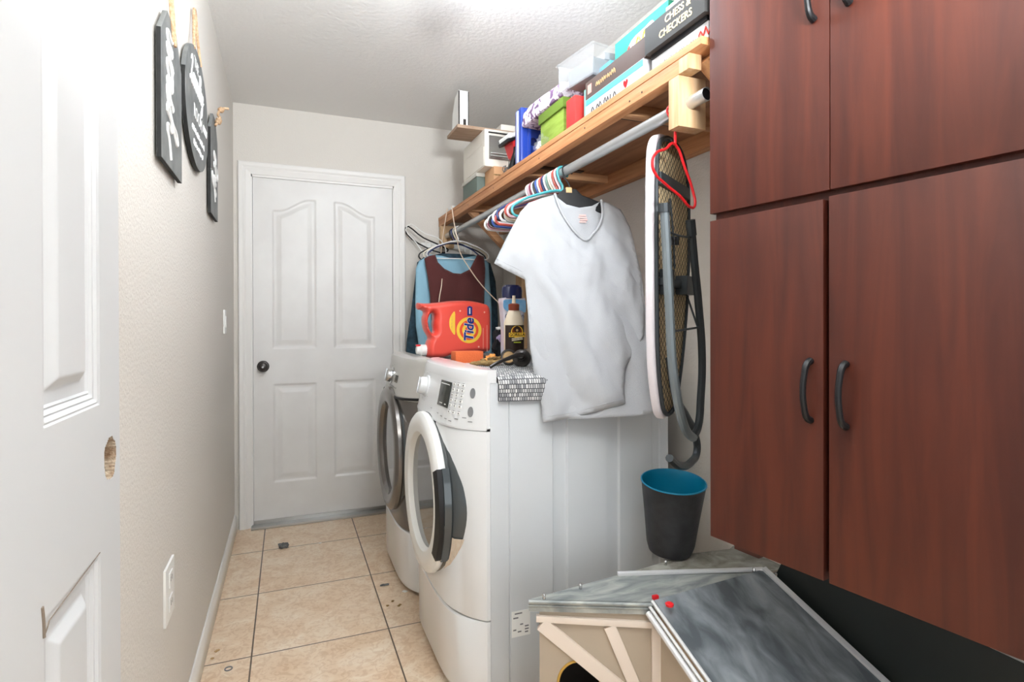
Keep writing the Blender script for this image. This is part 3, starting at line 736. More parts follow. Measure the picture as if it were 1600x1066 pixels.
# white T-shirt: a slanted plane through the hanger, its lower half resting against the washer edge
a_ = R(13)
du = Vector((math.cos(a_), -math.sin(a_), 0)); dv = Vector((0, .37, 1)); dv = (dv-du*dv.dot(du)).normalized()
nS = dv.cross(du).normalized()
if nS.y > 0: nS = -nS
pS = Vector((.95, 1.80, 1.64))
def uvS(px, py):
    q = pix(px, py, n=nS, p=pS)-pS; return (q.dot(du), q.dot(dv))
def PS(u, v): return pS+du*u+dv*v
fo = [(866, 305), (845, 311), (826, 318), (813, 332), (790, 375), (772, 412), (794, 424), (820, 438), (823, 470), (826, 500), (829, 545), (833, 580), (842, 612), (847, 640), (848, 661), (875, 657), (905, 650), (935, 643), (958, 637), (976, 631), (974, 605), (976, 575), (990, 550), (1006, 525), (1007, 480), (1002, 430), (994, 395), (984, 355), (970, 328), (952, 319), (938, 315), (940, 335), (935, 355), (925, 368), (914, 377), (903, 370), (888, 352), (876, 332)]
fo = [uvS(*p) for p in fo]
def fold(u, v, e):
    q = Vector((u*5, v*2.2, .3)); h = .012*noise.noise(Vector((u*6+v*2, v*1.6, .3)))+.010*noise.noise(Vector((u*15+v*4, v*2.2, 2)))
    h -= .0045*(1-min(1, abs(noise.noise(Vector((u*13+v*5, v*4-u*3, 7))))*5))+.0025*(1-min(1, abs(noise.noise(Vector((u*30-v*8, v*5, 3))))*4))
    h += .009*math.sin((u*.9+v*.35)*46+2*noise.noise(Vector((u*6, v*6, 9))))*max(0, min(1, (-.05-v)/.25))
    return h
V, Fc = sheet(fo, PS, .012, lambda u, v, e: nS*(.004+.020*min(1, (e/.11))**.5+fold(u, v, e)*min(1, .25+e/.04)))
ts = thing('t_shirt', 'white crew-sized V-neck T-shirt hanging on a black hanger over the washer edge', 't-shirt', (.95, 1.80, 1.64))
ts['label'] = 'white V-neck T-shirt hanging on a black hanger over the washer edge'
solid(B().m(SHIRT).raw(V, Fc).build('front', ts), .0014)
bo = [(866, 305), (845, 311), (826, 318), (813, 332), (792, 376), (776, 412), (798, 421), (820, 436), (824, 470), (828, 545), (842, 612), (850, 654), (905, 655), (960, 652), (1000, 650), (1027, 644), (1024, 610), (1019, 560), (1013, 515), (1007, 475), (1002, 430), (994, 395), (984, 355), (970, 328), (952, 319), (938, 315), (925, 322), (905, 325), (885, 320)]
bo = [uvS(*p) for p in bo]
V, Fc = sheet(bo, PS, .014, lambda u, v, e: nS*(.002-.012*min(1, (e/.12))**.5*(1 if v > -.45 else .15)+.6*fold(u+3, v, e)*min(1, .25+e/.04)))
solid(B().m(SHIRT).raw(V, Fc).build('back', ts), .0014)
# collar band, hem stitching, printed size mark
cb = [uvS(*p) for p in ((866, 305), (876, 332), (888, 352), (903, 370), (914, 377), (925, 368), (935, 355), (940, 335), (938, 315))]
b = B().m(SHIRT); b.tube([PS(*p)+nS*.010 for p in cb], .0045, res=4); b.build('collar', ts)
for nm, a0, a1 in (('hem_seam', [(849, 652), (880, 648), (905, 642), (935, 635), (958, 629), (976, 625)], 0), ('sleeve_seam', [(776, 405), (796, 416), (819, 429)], 0)):
    b = B().m(SHIRT); P = []
    for i in range(len(a0)-1):
        for k in range(6): P.append(tuple(Vector(a0[i]).lerp(Vector(a0[i+1]), k/6)))
    b.tube([PS(*uvS(*p))+nS*(.005+.020*(.022/.11)**.5+fold(*uvS(*p), .02)*.8) for p in P], .0009, res=2); b.build(nm, ts)
b = B().m(mat('pale red print', (238, 176, 168), .8))
tm = frame(PS(*uvS(911, 342))+nS*-.0005, du, dv)
for i, (x0, x1) in enumerate(((-.012, .012), (-.016, .014), (-.010, .016), (-.014, .010))):
    b.box((x0, .012-.009*i, 0), (x1, .017-.009*i, .0006), mx=tm)
b.build('neck_print', ts, label='faint red printed size mark')

# ---------------------------------------------------------------- clothes at the far end of the rod
def garment(name, label, cat, mt, yP, outl, thick, seed, ang=0, partname='cloth'):
    ca = Vector((math.cos(ang), -math.sin(ang), 0)); nn = Vector((-math.sin(ang), -math.cos(ang), 0)); p0 = Vector((RX, yP, 1.6))
    def uv(px, py):
        q = pix(px, py, n=nn, p=p0)-p0; return (q.dot(ca), q.z)
    P = lambda u, v: p0+ca*u+Vector((0, 0, v))
    ol = [uv(*p) for p in outl]
    f = lambda u, v: .008*noise.noise(Vector((u*9, v*3, seed)))+.006*math.sin(u*55+4*noise.noise(Vector((u*3, v*3, seed))))*min(1, max(.15, -v*3))
    V, Fc = sheet(ol, P, .016, lambda u, v, e: nn*(.003+thick*min(1, e/.1)**.5+f(u, v)*min(1, .2+e/.04)))
    V2, F2 = sheet(ol, P, .03, lambda u, v, e: nn*(-.003-.6*thick*min(1, e/.1)**.5))
    b = B().m(mt).raw(V, Fc); b.raw(V2, F2); o = b.build(name); solid(o, .0015); tag(o, label, cat); return o
garment('sleeveless_top', 'maroon sleeveless scoop-neck top hanging in front of the light blue shirt', 'top', MAROON, 3.19, [(663, 404), (670, 400), (680, 398), (684, 410), (694, 420), (708, 427), (720, 428), (734, 421), (741, 408), (746, 398), (756, 401), (758, 420), (757, 445), (756, 480), (757, 575), (676, 575), (675, 510), (672, 460), (668, 430)], .012, 1)
garment('long_sleeve_shirt', 'light blue shirt hanging behind the maroon sleeveless top', 'shirt', LBLUE, 3.245, [(650, 420), (655, 408), (672, 398), (690, 400), (705, 404), (720, 404), (740, 400), (756, 402), (763, 412), (765, 440), (768, 480), (768, 575), (664, 575), (655, 545), (650, 510), (649, 470)], .014, 2)
garment('shirt', 'dark teal shirt hanging behind the light blue shirt beside the far door', 'shirt', TEALD, 3.32, [(652, 410), (662, 402), (690, 396), (740, 398), (766, 412), (774, 440), (778, 500), (776, 580), (634, 566), (636, 530), (642, 490), (647, 450)], .016, 3)
def placed_hanger(mt, y, label, hw=.2, ang=0, th=.0036, dx=0, z=RZ):
    o = hanger_mesh(mt, hw, th).build('hanger', origin=(0, 0, 0)); o.location = (RX+dx, y, z); o.rotation_euler = (0, 0, ang); return tag(o, label, 'hanger')
placed_hanger(hm['white'], 3.215, 'white plastic hanger inside the maroon sleeveless top', .19, 0, .0032)
placed_hanger(hm['cream'], 3.26, 'cream plastic hanger inside the light blue shirt', .2, .03, .0035)
placed_hanger(BLACK, 3.335, 'black plastic hanger inside the dark teal shirt', .21, -.03, .004)
placed_hanger(hm['dark blue'], 3.30, 'dark blue plastic hanger squeezed between the shirts at the far end', .17, .12, .004)
# white rack plate on the back wall with two hangers leaning left of it
b = B().m(WHITEP).box((.80, YB-.012, 1.665), (1.14, YB, 1.695), .003)
for x in (.82, .86, 1.08, 1.12): b.box((x, YB-.028, 1.63), (x+.012, YB-.010, 1.705), .003)
tag(b.build('wall_rack', origin=(.97, YB, 1.64)), 'white plastic hook rack on the back wall behind the hanging clothes', 'rack')
def polyhanger(mt, pts, th, label):
    b = B().m(mt); b.tube(pts, th, cyc=True, res=4); return tag(b.build('hanger'), label, 'hanger')
polyhanger(BLACK, [pix(634, 356, y=3.50), pix(662, 372, y=3.44), pix(690, 385, y=3.42), pix(700, 392, y=3.44), pix(668, 388, y=3.47)], .0045, 'black plastic hanger sticking out sideways beside the door casing')
polyhanger(WHITEP, [pix(636, 353, y=3.47), pix(664, 365, y=3.42), pix(690, 377, y=3.40), pix(694, 401, y=3.40), pix(668, 399, y=3.43), pix(650, 379, y=3.45)], .003, 'thin white hanger sticking out sideways above the black one')
# cord looped from the shelf edge
b = B().m(mat('cream cord', (226, 206, 184), .8))
b.tube([pix(699, 326, x=.905), pix(695, 350, x=.90), pix(690, 385, x=.90), pix(688, 420, x=.90), pix(690, 445, y=3.12), pix(686, 470, y=3.10), pix(685, 500, y=3.09)], .003, res=6)
b.tube([pix(706, 323, x=.905), pix(709, 345, x=.90), pix(714, 370, x=.905), pix(718, 392, y=3.13), pix(734, 420, y=3.10), pix(752, 445, y=3.08), pix(768, 462, y=3.06), pix(780, 474, y=3.02)], .003, res=6)
tag(b.build('cord'), 'thin cream cord draped from the shelf end over the hanging clothes', 'cord')

# ---------------------------------------------------------------- detergent jug (lying on its side) and bottles on the rug
YJ = 2.60
jf = frame((0, YJ, 0), (1, 0, 0), (0, 0, 1))
def jp(px, py, y=YJ-.06):
    q = pix(px, py, y=y); return (q.x, q.z)
base = pix(700, 563, y=YJ)
jo = [(655, 474), (668, 474.5), (688, 473), (710, 470.5), (738, 470.5), (758, 474), (767, 479), (770, 492), (770, 530), (769, 549), (760, 552), (735, 553), (712, 556), (696, 561), (676, 561.5), (670, 558), (669, 545), (671, 535), (673, 529), (667, 519), (664, 505), (664, 497), (666, 489), (661, 485), (656, 484)]
jh = [(674, 494), (679, 490), (681, 496), (680, 508), (681, 518), (678, 521), (674, 514), (672, 504)]
zb = min(jp(*p)[1] for p in jo); dz = RT_-.004-zb
JO = [(x, z+dz) for x, z in [jp(*p) for p in jo]]; JH = [(x, z+dz) for x, z in [jp(*p) for p in jh]]
jug = thing('detergent_jug', 'red laundry detergent jug lying on its side on the rug', 'detergent jug', (JO[10][0], YJ, RT_))
JOs, JHs = smooth_poly(JO, 4), smooth_poly(JH, 4)
b = B().m(ORANGE); dome = lambda e: .0625*math.sqrt(max(0, 1-(1-min(1, e/.026))**2))
for sg in (-1, 1):
    V, Fc = sheet(JOs, lambda u, v: Vector((u, YJ, v)), .006, lambda u, v, e: Vector((0, sg*dome(e), 0)), holes=[JHs]); b.raw(V, Fc)
bmesh.ops.remove_doubles(b.bm, verts=b.bm.verts, dist=.0001); b.build('bottle', jug)
YF = YJ-.0628
def jm(px, py, rot=R(88), y=YF):
    q = jp(px, py, y); return frame((q[0], y, q[1]+dz), (math.cos(rot), 0, math.sin(rot)), (-math.sin(rot), 0, math.cos(rot)))
def disc(b, m_, r, th=.0006, sq=1.0): b.prism([[(r*math.cos(t), r*sq*math.sin(t)) for t in [2*math.pi*i/40 for i in range(40)]]], th, 0, m_)
b = B(); b.m(YELLOW); disc(b, jm(733, 517), .062, .0008); b.m(ORANGEF); disc(b, jm(733, 517, y=YF-.0006), .047, .0008); b.m(YELLOW); disc(b, jm(733, 517, y=YF-.0010), .034, .0008); b.m(ORANGEF); disc(b, jm(733, 517, y=YF-.0014), .020, .0006)
b.m(PAINTW).text('Tide', .064, jm(733.5, 516.5, y=YF-.0022), ext=.0003, shear=.15, off=.0034, width=.95); b.m(BLUEL).text('Tide', .064, jm(733.5, 516.5, y=YF-.0032), ext=.0005, shear=.15, off=.0016, width=.95)
b.m(BLUEL).prism([[(-.022, -.012), (.018, -.012), (.024, 0), (.018, .012), (-.022, .012)]], .001, 0, jm(734, 487, R(90))); b.m(PAINTW).box((-.014, -.003, .0005), (.014, .003, .0008), mx=jm(734, 487, R(90)))
b.m(YELLOW).prism([smooth_poly([(-.055, -.013), (0, -.014), (.055, -.013), (.03, .008), (0, .014), (-.03, .008)], 3)], .001, 0, jm(706.5, 506, R(90)))
scribble(b.m(TANL), jm(706, 506, R(90), YF-.0012), .07, .008, .0005, 10)
b.m(mat('pale label print', (250, 190, 170), .4))
for px_, l_ in ((755, .10), (761, .13)): b.box((-l_/2, -.001, 0), (l_/2, .001, .0005), mx=jm(px_, 530, R(90)))
for q in ((719, 487), (757, 489), (748, 543)): disc(b, jm(*q), .004, .0008)
b.build('label', jug, label='yellow and orange printed label')
cp_ = jp(662, 549); b = B().m(WHITEP).lathe([(.026, 0), (.027, .03), (.022, .036), (.018, .052), (.001, .052)], frame((jp(671, 549)[0], YJ, jp(671, 549)[1]+dz), (0, 1, 0), (0, 0, 1)) @ Matrix.Rotation(math.pi, 4, 'Y') @ Matrix.Translation((0, 0, -.004)), 28)
b.build('cap', jug, label='white press tap cap'); B().m(REDC).box((jp(656, 546)[0]-.006, YJ-.01, RT_+.052), (jp(656, 546)[0]+.016, YJ+.01, RT_+.060), .002).build('tap_button', jug)
# sponge block
q = pix(712, 568, z=RT_); q2 = pix(757, 568, z=RT_)
b = B().m(SPONGE).box((q.x, q.y, RT_-.003), (q2.x+.012, q.y+.07, RT_+.046), .004)
tag(b.build('sponge'), 'orange rectangular sponge in front of the detergent jug', 'sponge')
b = B().m(mat('amber peel', (240, 160, 80), .6)); q = pix(768, 564, z=RT_+.012)
for i in range(5): b.blob((q.x+random.uniform(-.02, .025), q.y+random.uniform(-.01, .01), RT_+.010+.008*i*.6), .013, (1.3, .8, .8), .6, i, 2, 3)
tag(b.build('cloth_scrap'), 'small crumpled amber-coloured scrap beside the orange sponge', 'scrap')
# dried stick
q0 = pix(735, 570, z=RT_+.008); q1 = pix(765, 568, z=RT_+.012); q2 = pix(790, 562, z=RT_+.02)
b = B().m(STICK).tube([q0, (q0+q1)/2+Vector((0, .004, .004)), q1, q2], .009, radii=[.5, 1.0, 1.2, .8])
for i in range(26):
    t = random.random(); c = q0.lerp(q2, t); b.blob(c+Vector((0, 0, random.uniform(-.002, .012))), random.uniform(.004, .009), (1.6, 1, .8), .7, i, 1, 3)
tag(b.build('dried_plant_stem'), 'tan dried plant stem lying on the rug in front of the sponge', 'plant stem')
# softener bottle with navy cap
def bottle_outline(prof_, cx, y): return [(cx+x, z) for x, z in prof_]+[(cx-x, z) for x, z in reversed(prof_)]
q = pix(806, 572, y=2.16); BX = pix(800, 500, y=2.16).x
sc_ = 2.16/2.16
zt_ = lambda py, y=2.16: pix(800, py, y=y).z
sb = thing('scent_booster_bottle', 'pale blue bottle with a navy cap, behind the wood glue', 'bottle', (BX, 2.16, RT_))
zs = zt_(466)
pr = [(.035, RT_-.003), (.042, RT_+.01), (.044, RT_+.06), (.043, RT_+.12), (.050, zs-.045), (.054, zs-.02), (.052, zs-.004), (.044, zs)]
B().m(PALEP).prism([smooth_poly(bottle_outline(pr, BX, 0), 3)], .06, .014, frame((0, 2.16, 0), (1, 0, 0), (0, 0, 1)), bres=4).build('bottle', sb)
B().m(SKY).prism([smooth_poly([(BX-.047, zs-.045), (BX-.02, zs-.06), (BX+.02, zs-.05), (BX+.047, zs-.06), (BX+.05, zs-.02), (BX+.04, zs-.008), (BX-.04, zs-.008), (BX-.05, zs-.02)], 3)], .0012, 0, frame((0, 2.1294, 0), (1, 0, 0), (0, 0, 1))).build('label', sb, label='blue swirled label')
b = B(); scribble(b.m(NAVY), frame((BX, 2.1290, zs-.075), (1, 0, 0), (0, 0, 1)), .085, .016, .0011, 11); b.build('lettering', sb)
B().m(NAVY).lathe([(.044, zs-.002), (.045, zs+.03), (.042, zs+.045), (.030, zs+.054), (.012, zs+.044), (.001, zs+.040)], Matrix.Translation((BX, 2.16, 0)) @ Matrix.Diagonal((1, .72, 1, 1))).build('cap', sb)
# wood glue
GY = 2.04; GX = pix(803, 520, y=GY).x
gb_ = thing('wood_glue_bottle', 'cream wood glue bottle with brown cap and dark label', 'glue bottle', (GX, GY, RT_))
z1 = pix(803, 505, y=GY).z; z2 = pix(803, 484, y=GY).z; z3 = pix(803, 476, y=GY).z; z4 = pix(803, 462, y=GY).z
B().m(GLUE).lathe([(.037, RT_-.003), (.041, RT_+.004), (.041, z1), (.037, z1+.012), (.024, z2-.006), (.019, z2)], Matrix.Translation((GX, GY, 0)) @ Matrix.Diagonal((1, .75, 1, 1))).build('bottle', gb_)
B().m(BRCAP).lathe([(.021, z2-.003), (.022, z3), (.015, z3+.004), (.001, z3+.004)], Matrix.Translation((GX, GY, 0)), 24).build('cap', gb_)
B().m(GLUE).lathe([(.0085, z3+.002), (.006, z4-.004), (.006, z4), (.001, z4)], Matrix.Translation((GX, GY, 0)), 16).build('nozzle', gb_)
gm = lambda z, x=0, d=0: frame((GX+x, GY-.0314-d, z), (1, 0, 0), (0, 0, 1))
b = B().m(BLABEL)
lz0, lz1 = RT_+.022, z1-.008
V = []; 
for z in (lz0, lz1):
    for i in range(25):
        a = R(-165+150*i/24+0); V.append((GX+.0415*math.cos(a), GY+.0312*math.sin(a), z))
b.raw(V, [(i, i+1, 26+i, 25+i) for i in range(24)])
b.m(YELLOW); disc(b, gm(lz1-.026, 0, .0003), .025, .0006, .95); b.m(mat('label brown', (120, 50, 26), .4)); disc(b, gm(lz1-.025, 0, .0008), .021, .0006)
b.m(BLABEL); disc(b, gm(lz1-.016, 0, .0012), .013, .0006); b.m(TANL); disc(b, gm(lz1-.020, 0, .0016), .005, .0006)
b.m(YELLOW).box((-.034, -.009, 0), (.034, .008, .0012), mx=gm(lz1-.037, 0, .0008)); b.m(BLABEL).text('GORILLA', .0168, gm(lz1-.0375, 0, .0022), ext=.0004, off=.0003, width=.95)
b.m(GLUE).prism([[(-.022, -.008), (.024, -.002), (.024, .009), (-.022, .003)]], .001, 0, gm(lz1-.054, 0, .001)); b.m(BLABEL).text('WOOD GLUE', .008, gm(lz1-.0535, 0, .0018) @ Matrix.Rotation(R(8), 4, 'Z'), ext=.0003)
b.m(mat('lime print', (180, 200, 60), .5)).box((-.014, -.003, 0), (.016, .001, .001), mx=gm(lz1-.066, 0, .001))
b.build('label', gb_, label='black and yellow label')
# black pouch between jug and bottle
q = pix(776, 556, y=2.45)
b = B().m(DSHIRT).blob((q.x+.02, 2.45, RT_+.06), .058, (.62, .6, 1.15), .5, 2, 4, 2.4); b.m(mat('lilac cloth', (176, 160, 196), .8)).blob((q.x+.012, 2.42, RT_+.09), .022, (.9, .5, .7), .5, 4, 3); b.m(WHITEP).blob((q.x+.006, 2.43, RT_+.135), .016, (1, .6, .5), .5, 6, 3)
for v in b.bm.verts:
    if v.co.z < RT_-.003: v.co.z = RT_-.003
tag(b.build('cloth_pouch'), 'black and lilac bundled cloth between the detergent jug and the pale blue bottle', 'cloth')
# loose door lever and rosette
lv = thing('door_lever', 'dark bronze door lever with round rose lying on the rug beside the T-shirt', 'door handle', tuple(pix(800, 574, z=RT_)))
LY = 1.90
rc = pix(815, 561, y=LY); ax_ = Vector((-.45, -.85, .28)).normalized()
def axm(c, z): 
    z = Vector(z).normalized(); x = Vector((0, 0, 1)).cross(z).normalized(); y_ = z.cross(x); m_ = Matrix((x, y_, z)).transposed().to_4x4(); m_.translation = Vector(c); return m_
rc = Vector((rc.x, rc.y, RT_+.031))
m_ = axm(rc, ax_)
B().m(DARKB).lathe([(.034, -.008), (.034, -.002), (.031, .003), (.018, .006), (.013, .010), (.013, .02), (.015, .022), (.015, .027), (.011, .029), (.011, .045), (.001, .046)], m_).build('rose', lv)
tip = pix(766, 570, y=1.84); hb = m_ @ Vector((0, 0, .042))
B().m(DARKB).tube([hb+Vector((.008, 0, .001)), hb+Vector((-.012, 0, .000)), hb.lerp(tip, .5)+Vector((0, 0, .002)), hb.lerp(tip, .8)+Vector((0, 0, -.002)), Vector((tip.x, tip.y, RT_+.006))], .008, radii=[1.3, 1.15, .8, .8, .75]).build('lever', lv)
m2 = axm((pix(795, 561, y=1.98).x, 1.98, RT_+.030), (-.2, -.95, .25))
b = B().m(DARKB).lathe([(.030, -.004), (.032, 0), (.030, .004), (.024, .004), (.023, 0)], m2, 28, cap=False); b.m(TANL).lathe([(.023, .0), (.020, .003), (.008, .002), (.001, .002)], m2, 24); b.m(BLACK).box((-.004, -.012, .002), (.004, .0, .004), mx=m2)
tag(b.build('rosette'), 'back side of a bronze door rosette standing behind the lever', 'door hardware')
for i in range(0): pass

# ---------------------------------------------------------------- things on the shelf
ST = 1.8575
def faceL(x, y, z, d=.0006): return frame((x-d, y, z), (0, -1, 0), (0, 0, 1))     # lettering on a face that looks toward -x
def carton(name, label, cat, lo, hi, mt, rot=0, bev=.002, prints=(), lid=None, parts=()):
    t = thing(name, label, cat, ((lo[0]+hi[0])/2, (lo[1]+hi[1])/2, lo[2]))
    B().m(mt).box(lo, hi, bev).build('box', t)
    for nm, fn in parts: fn(t)
    return t
BOXW = mat('white printed card', (190, 190, 192), .6); BOXB = mat('light blue card', (84, 160, 196), .6); BOXBR = mat('brown printed card', (84, 68, 62), .65)
BOXG = mat('charcoal card', (58, 58, 57), .65); BOXT = mat('turquoise card', (40, 150, 132), .65); BOXTD = mat('deep green card', (8, 100, 78), .4); GOLD = mat('pale gold print', (226, 200, 130), .4)
GREENB = mat('lime green box', (124, 148, 52), .6, c2=(140, 164, 70), vs=12, vst=(1, 1, 6)); GREEND = mat('lime green lid', (100, 126, 42), .6)
# stack: white game box, brown game box, turquoise and blue ones on top
t = thing('game_box', 'white and blue game box at the bottom of the left stack on the shelf edge', 'board game box', (1.1, 1.49, ST))
B().m(BOXW).box((.935, 1.325, ST), (1.28, 1.655, ST+.068), .001).build('box', t)
b = B().m(BOXB).box((.9342, 1.328, ST+.047), (.9348, 1.652, ST+.066)); scribble(b.m(BLACK), faceL(.935, 1.54, ST+.022), .15, .024, .0011, 2)
b.m(REDC).prism([smooth_poly([(0, -.012), (.012, .004), (.006, .012), (0, .006), (-.006, .012), (-.012, .004)], 3)], .0008, 0, faceL(.935, 1.415, ST+.03)); b.build('side_print', t)
t = thing('game_box', 'dark brown game box lying on the white and blue one', 'board game box', (1.1, 1.49, ST+.0685))
B().m(BOXBR).box((.938, 1.320, ST+.0685), (1.28, 1.660, ST+.128), .001).build('box', t)
b = B(); scribble(b.m(TANL), faceL(.938, 1.53, ST+.098), .12, .017, .0016, 12, .1); b.m(mat('pink print', (214, 150, 140), .5)).box((.9372, 1.62, ST+.085), (.9378, 1.645, ST+.115)); b.build('side_print', t)
t = thing('game_box', 'turquoise game box with yellow and red lettering', 'board game box', (1.15, 1.44, ST+.1285))
b = B().m(BOXT).box((1.00, 1.300, ST+.1285), (1.32, 1.575, ST+.232), .001); b.m(BOXTD).box((1.001, 1.2985, ST+.1285), (1.32, 1.2999, ST+.232)); b.build('box', t)
b = B().m(PAINTW).prism([smooth_poly([(-.075, -.02), (-.04, .02), (.03, .028), (.07, .03), (.08, -.005), (.03, -.03), (-.04, -.032)], 3)], .0006, 0, faceL(1.0, 1.44, ST+.18)); scribble(b.m(REDL), faceL(1.0, 1.485, ST+.172, .0012), .03, .03, .003, 1); scribble(b.m(YELLOW), faceL(1.0, 1.415, ST+.184, .0012), .075, .032, .0035, 6, .1); b.build('side_print', t)
t = thing('game_box', 'small light blue game box at the far end of the stack, beside the turquoise one', 'board game box', (1.1, 1.61, ST+.1285))
B().m(BOXB).box((.985, 1.580, ST+.1285), (1.25, 1.655, ST+.182), .001).build('box', t); b = B(); scribble(b.m(PAINTW), faceL(.985, 1.615, ST+.155), .04, .02, .0012, 7); b.build('side_print', t)
t = thing('game_box', 'white game box under the chess and checkers box at the shelf end', 'board game box', (1.1, 1.18, ST))
b = B().m(BOXW).box((.945, 1.075, ST), (1.27, 1.300, ST+.050), .001); b.m(BLACK).box((.940, 1.075, ST+.0505), (1.27, 1.298, ST+.062), .001); b.build('box', t)
b = B(); scribble(b.m(GREYB), faceL(.945, 1.20, ST+.022), .13, .012, .0008, 8); scribble(b.m(REDL), faceL(.945, 1.10, ST+.026), .02, .028, .002, 9); b.build('side_print', t)
t = thing('game_box', 'charcoal chess and checkers box with gold lettering', 'board game box', (1.1, 1.18, ST+.0625))
B().m(BOXG).box((.925, 1.065, ST+.0625), (1.26, 1.305, ST+.137), .001).build('box', t)
b = B().m(GOLD).text('CHESS &', .027, faceL(.925, 1.165, ST+.116), off=.0004); b.text('CHECKERS', .027, faceL(.925, 1.175, ST+.086), off=.0004); b.build('side_print', t, label='gold lettering')
t = thing('game_box', 'white and lime patterned game box on top of the chess and checkers box', 'board game box', (1.15, 1.2, ST+.1375))
B().m(mat('multicolour card', (232, 236, 226), .4, c2=(160, 200, 90), vs=30, lo=.5, hi=.56)).box((.985, 1.06, ST+.1375), (1.30, 1.290, ST+.2), .001).build('box', t)
B().m(mat('lime edge', (140, 190, 70), .4)).box((.9842, 1.06, ST+.160), (.9848, 1.290, ST+.168)).build('side_print', t)
# tilted card leaning between red bag and stack
b = B().m(mat('mint card', (128, 200, 180), .5)).box((-.002, -.045, 0), (.002, .0, .13), .0005, mx=Matrix.Translation((.965, 1.715, ST)) @ Matrix.Rotation(R(0), 4, 'X'))
tag(b.build('card_folder'), 'mint green folder standing next to the red bag on the shelf', 'folder')
b = B().m(mat('red gift bag', (214, 54, 52), .5)).box((.932, 1.668+.055, ST), (1.05, 1.76+.03, ST+.115), .004)
tag(b.build('gift_bag'), 'small red paper bag beside the lime green box on the shelf', 'bag')
# lime green box with lid
t = thing('storage_box', 'lime green lidded box behind the blue case on the shelf', 'storage box', (1.08, 1.93, ST))
B().m(GREENB).box((.945, 1.835, ST), (1.21, 2.035, ST+.112), .002).build('box', t); B().m(GREEND).box((.938, 1.828, ST+.112), (1.217, 2.042, ST+.150), .002).build('lid', t)
# folded patterned cloth on it
b = B().m(mat('lilac patterned cloth', (224, 212, 226), .85, c2=(112, 84, 116), vs=26, lo=.5, hi=.56, dist=1.5)).box((.93, 1.83, ST+.151), (1.20, 2.20, ST+.21), .018, seg=4)
bmesh.ops.subdivide_edges(b.bm, edges=b.bm.edges[:], cuts=3, use_grid_fill=True)
for v in b.bm.verts: v.co += Vector((.010*noise.noise(v.co*20), .02*noise.noise(v.co*9), max(-.0, .022*noise.noise(v.co*13+Vector((3, 1, 2)))) if v.co.z > ST+.16 else 0))
tag(b.build('folded_blanket'), 'lilac patterned folded blanket on top of the lime green box', 'blanket')
# clear bin
t = thing('plastic_bin', 'clear plastic bin of small grey boxes tipped on top of the red bag', 'plastic bin', (1.05, 1.72, ST+.16))
b = B().m(CLEARP)
mb = Matrix.Translation((1.03, 1.735, ST+.152)) @ Matrix.Rotation(R(8), 4, 'Z')
for (lo, hi) in (((-.10, -.10, 0), (.13, .10, .003)), ((-.10, -.10, 0), (-.097, .10, .098)), ((.127, -.10, 0), (.13, .10, .098)), ((-.10, -.10, 0), (.13, -.097, .098)), ((-.10, .097, 0), (.13, .10, .098))): b.box(lo, hi, mx=mb)
b.tube([mb @ Vector(p) for p in ((-.105, -.105, .098), (.135, -.105, .098), (.135, .105, .098), (-.105, .105, .098))], .004, cyc=True, smooth=False)
b.build('bin', t)
GB1 = mat('grey carton', (120, 122, 126), .6); GB2 = mat('dark slate carton', (78, 88, 92), .6)
c = B().m(GB1).box((-.085, -.08, .005), (.03, .06, .066), .002, mx=mb); tag(c.build('small_box'), 'grey small carton at the bottom of the clear bin', 'box')
c = B().m(mat('pale grey carton', (140, 142, 146), .6)).box((-.02, -.085, .068), (.075, .04, .092), .002, mx=mb @ Matrix.Rotation(R(-10), 4, 'Z')); tag(c.build('small_box'), 'pale grey flat carton on top inside the clear bin', 'box')
c = B().m(GB2).box((.045, -.08, .005), (.115, .07, .066), .002, mx=mb); tag(c.build('small_box'), 'dark slate carton at the right inside the clear bin', 'box')
# blue case
t = thing('hard_case', 'blue hard plastic case standing upright on the shelf', 'case', (1.0, 2.25, ST))
b = B().m(mat('blue plastic', (34, 62, 150), .28, coat=.3)).box((.928, 2.20, ST), (1.085, 2.27, ST+.245), .014, seg=4)
b.box((.940, 2.194, ST+.20), (1.075, 2.205, ST+.235), .004); b.box((.96, 2.190, ST+.01), (.972, 2.203, ST+.20), .003)
b.build('shell', t)
B().m(mat('case edge painted lit', (196, 204, 226), .35)).box((.9245, 2.225, ST+.012), (.932, 2.245, ST+.235), .003).build('seam', t)  # pale strip paints the light falling on the left side of the case
B().m(NAVY).lathe([(.017, 0), (.017, .004), (.011, .004), (.010, .001), (.001, .001)], frame((.985, 2.2005, ST+.10), (1, 0, 0), (0, 0, 1)), 24).build('latch', t); B().m(NAVY).box((1.035, 2.192, ST+.195), (1.08, 2.20, ST+.235), .003).build('clasp', t)
# crumpled clear bag
b = B().m(CLEARP); b.blob((.955, 2.03, ST+.035), .05, (.5, 1.2, .75), .6, 5, 4, 2.5)
b.m(mat('milky film', (214, 220, 224), .3)).blob((.962, 2.05, ST+.03), .036, (.5, 1.2, .75), .7, 8, 3, 2.5)
for v in b.bm.verts:
    if v.co.z < ST: v.co.z = ST
    if v.co.y > 2.18: v.co.y = 2.18
    v.co.x = min(v.co.x, .942) if 1.82 < v.co.y < 2.04 and False else v.co.x
tag(b.build('plastic_bag', ), 'crumpled clear plastic bag between the blue case and the lime green box', 'plastic bag')
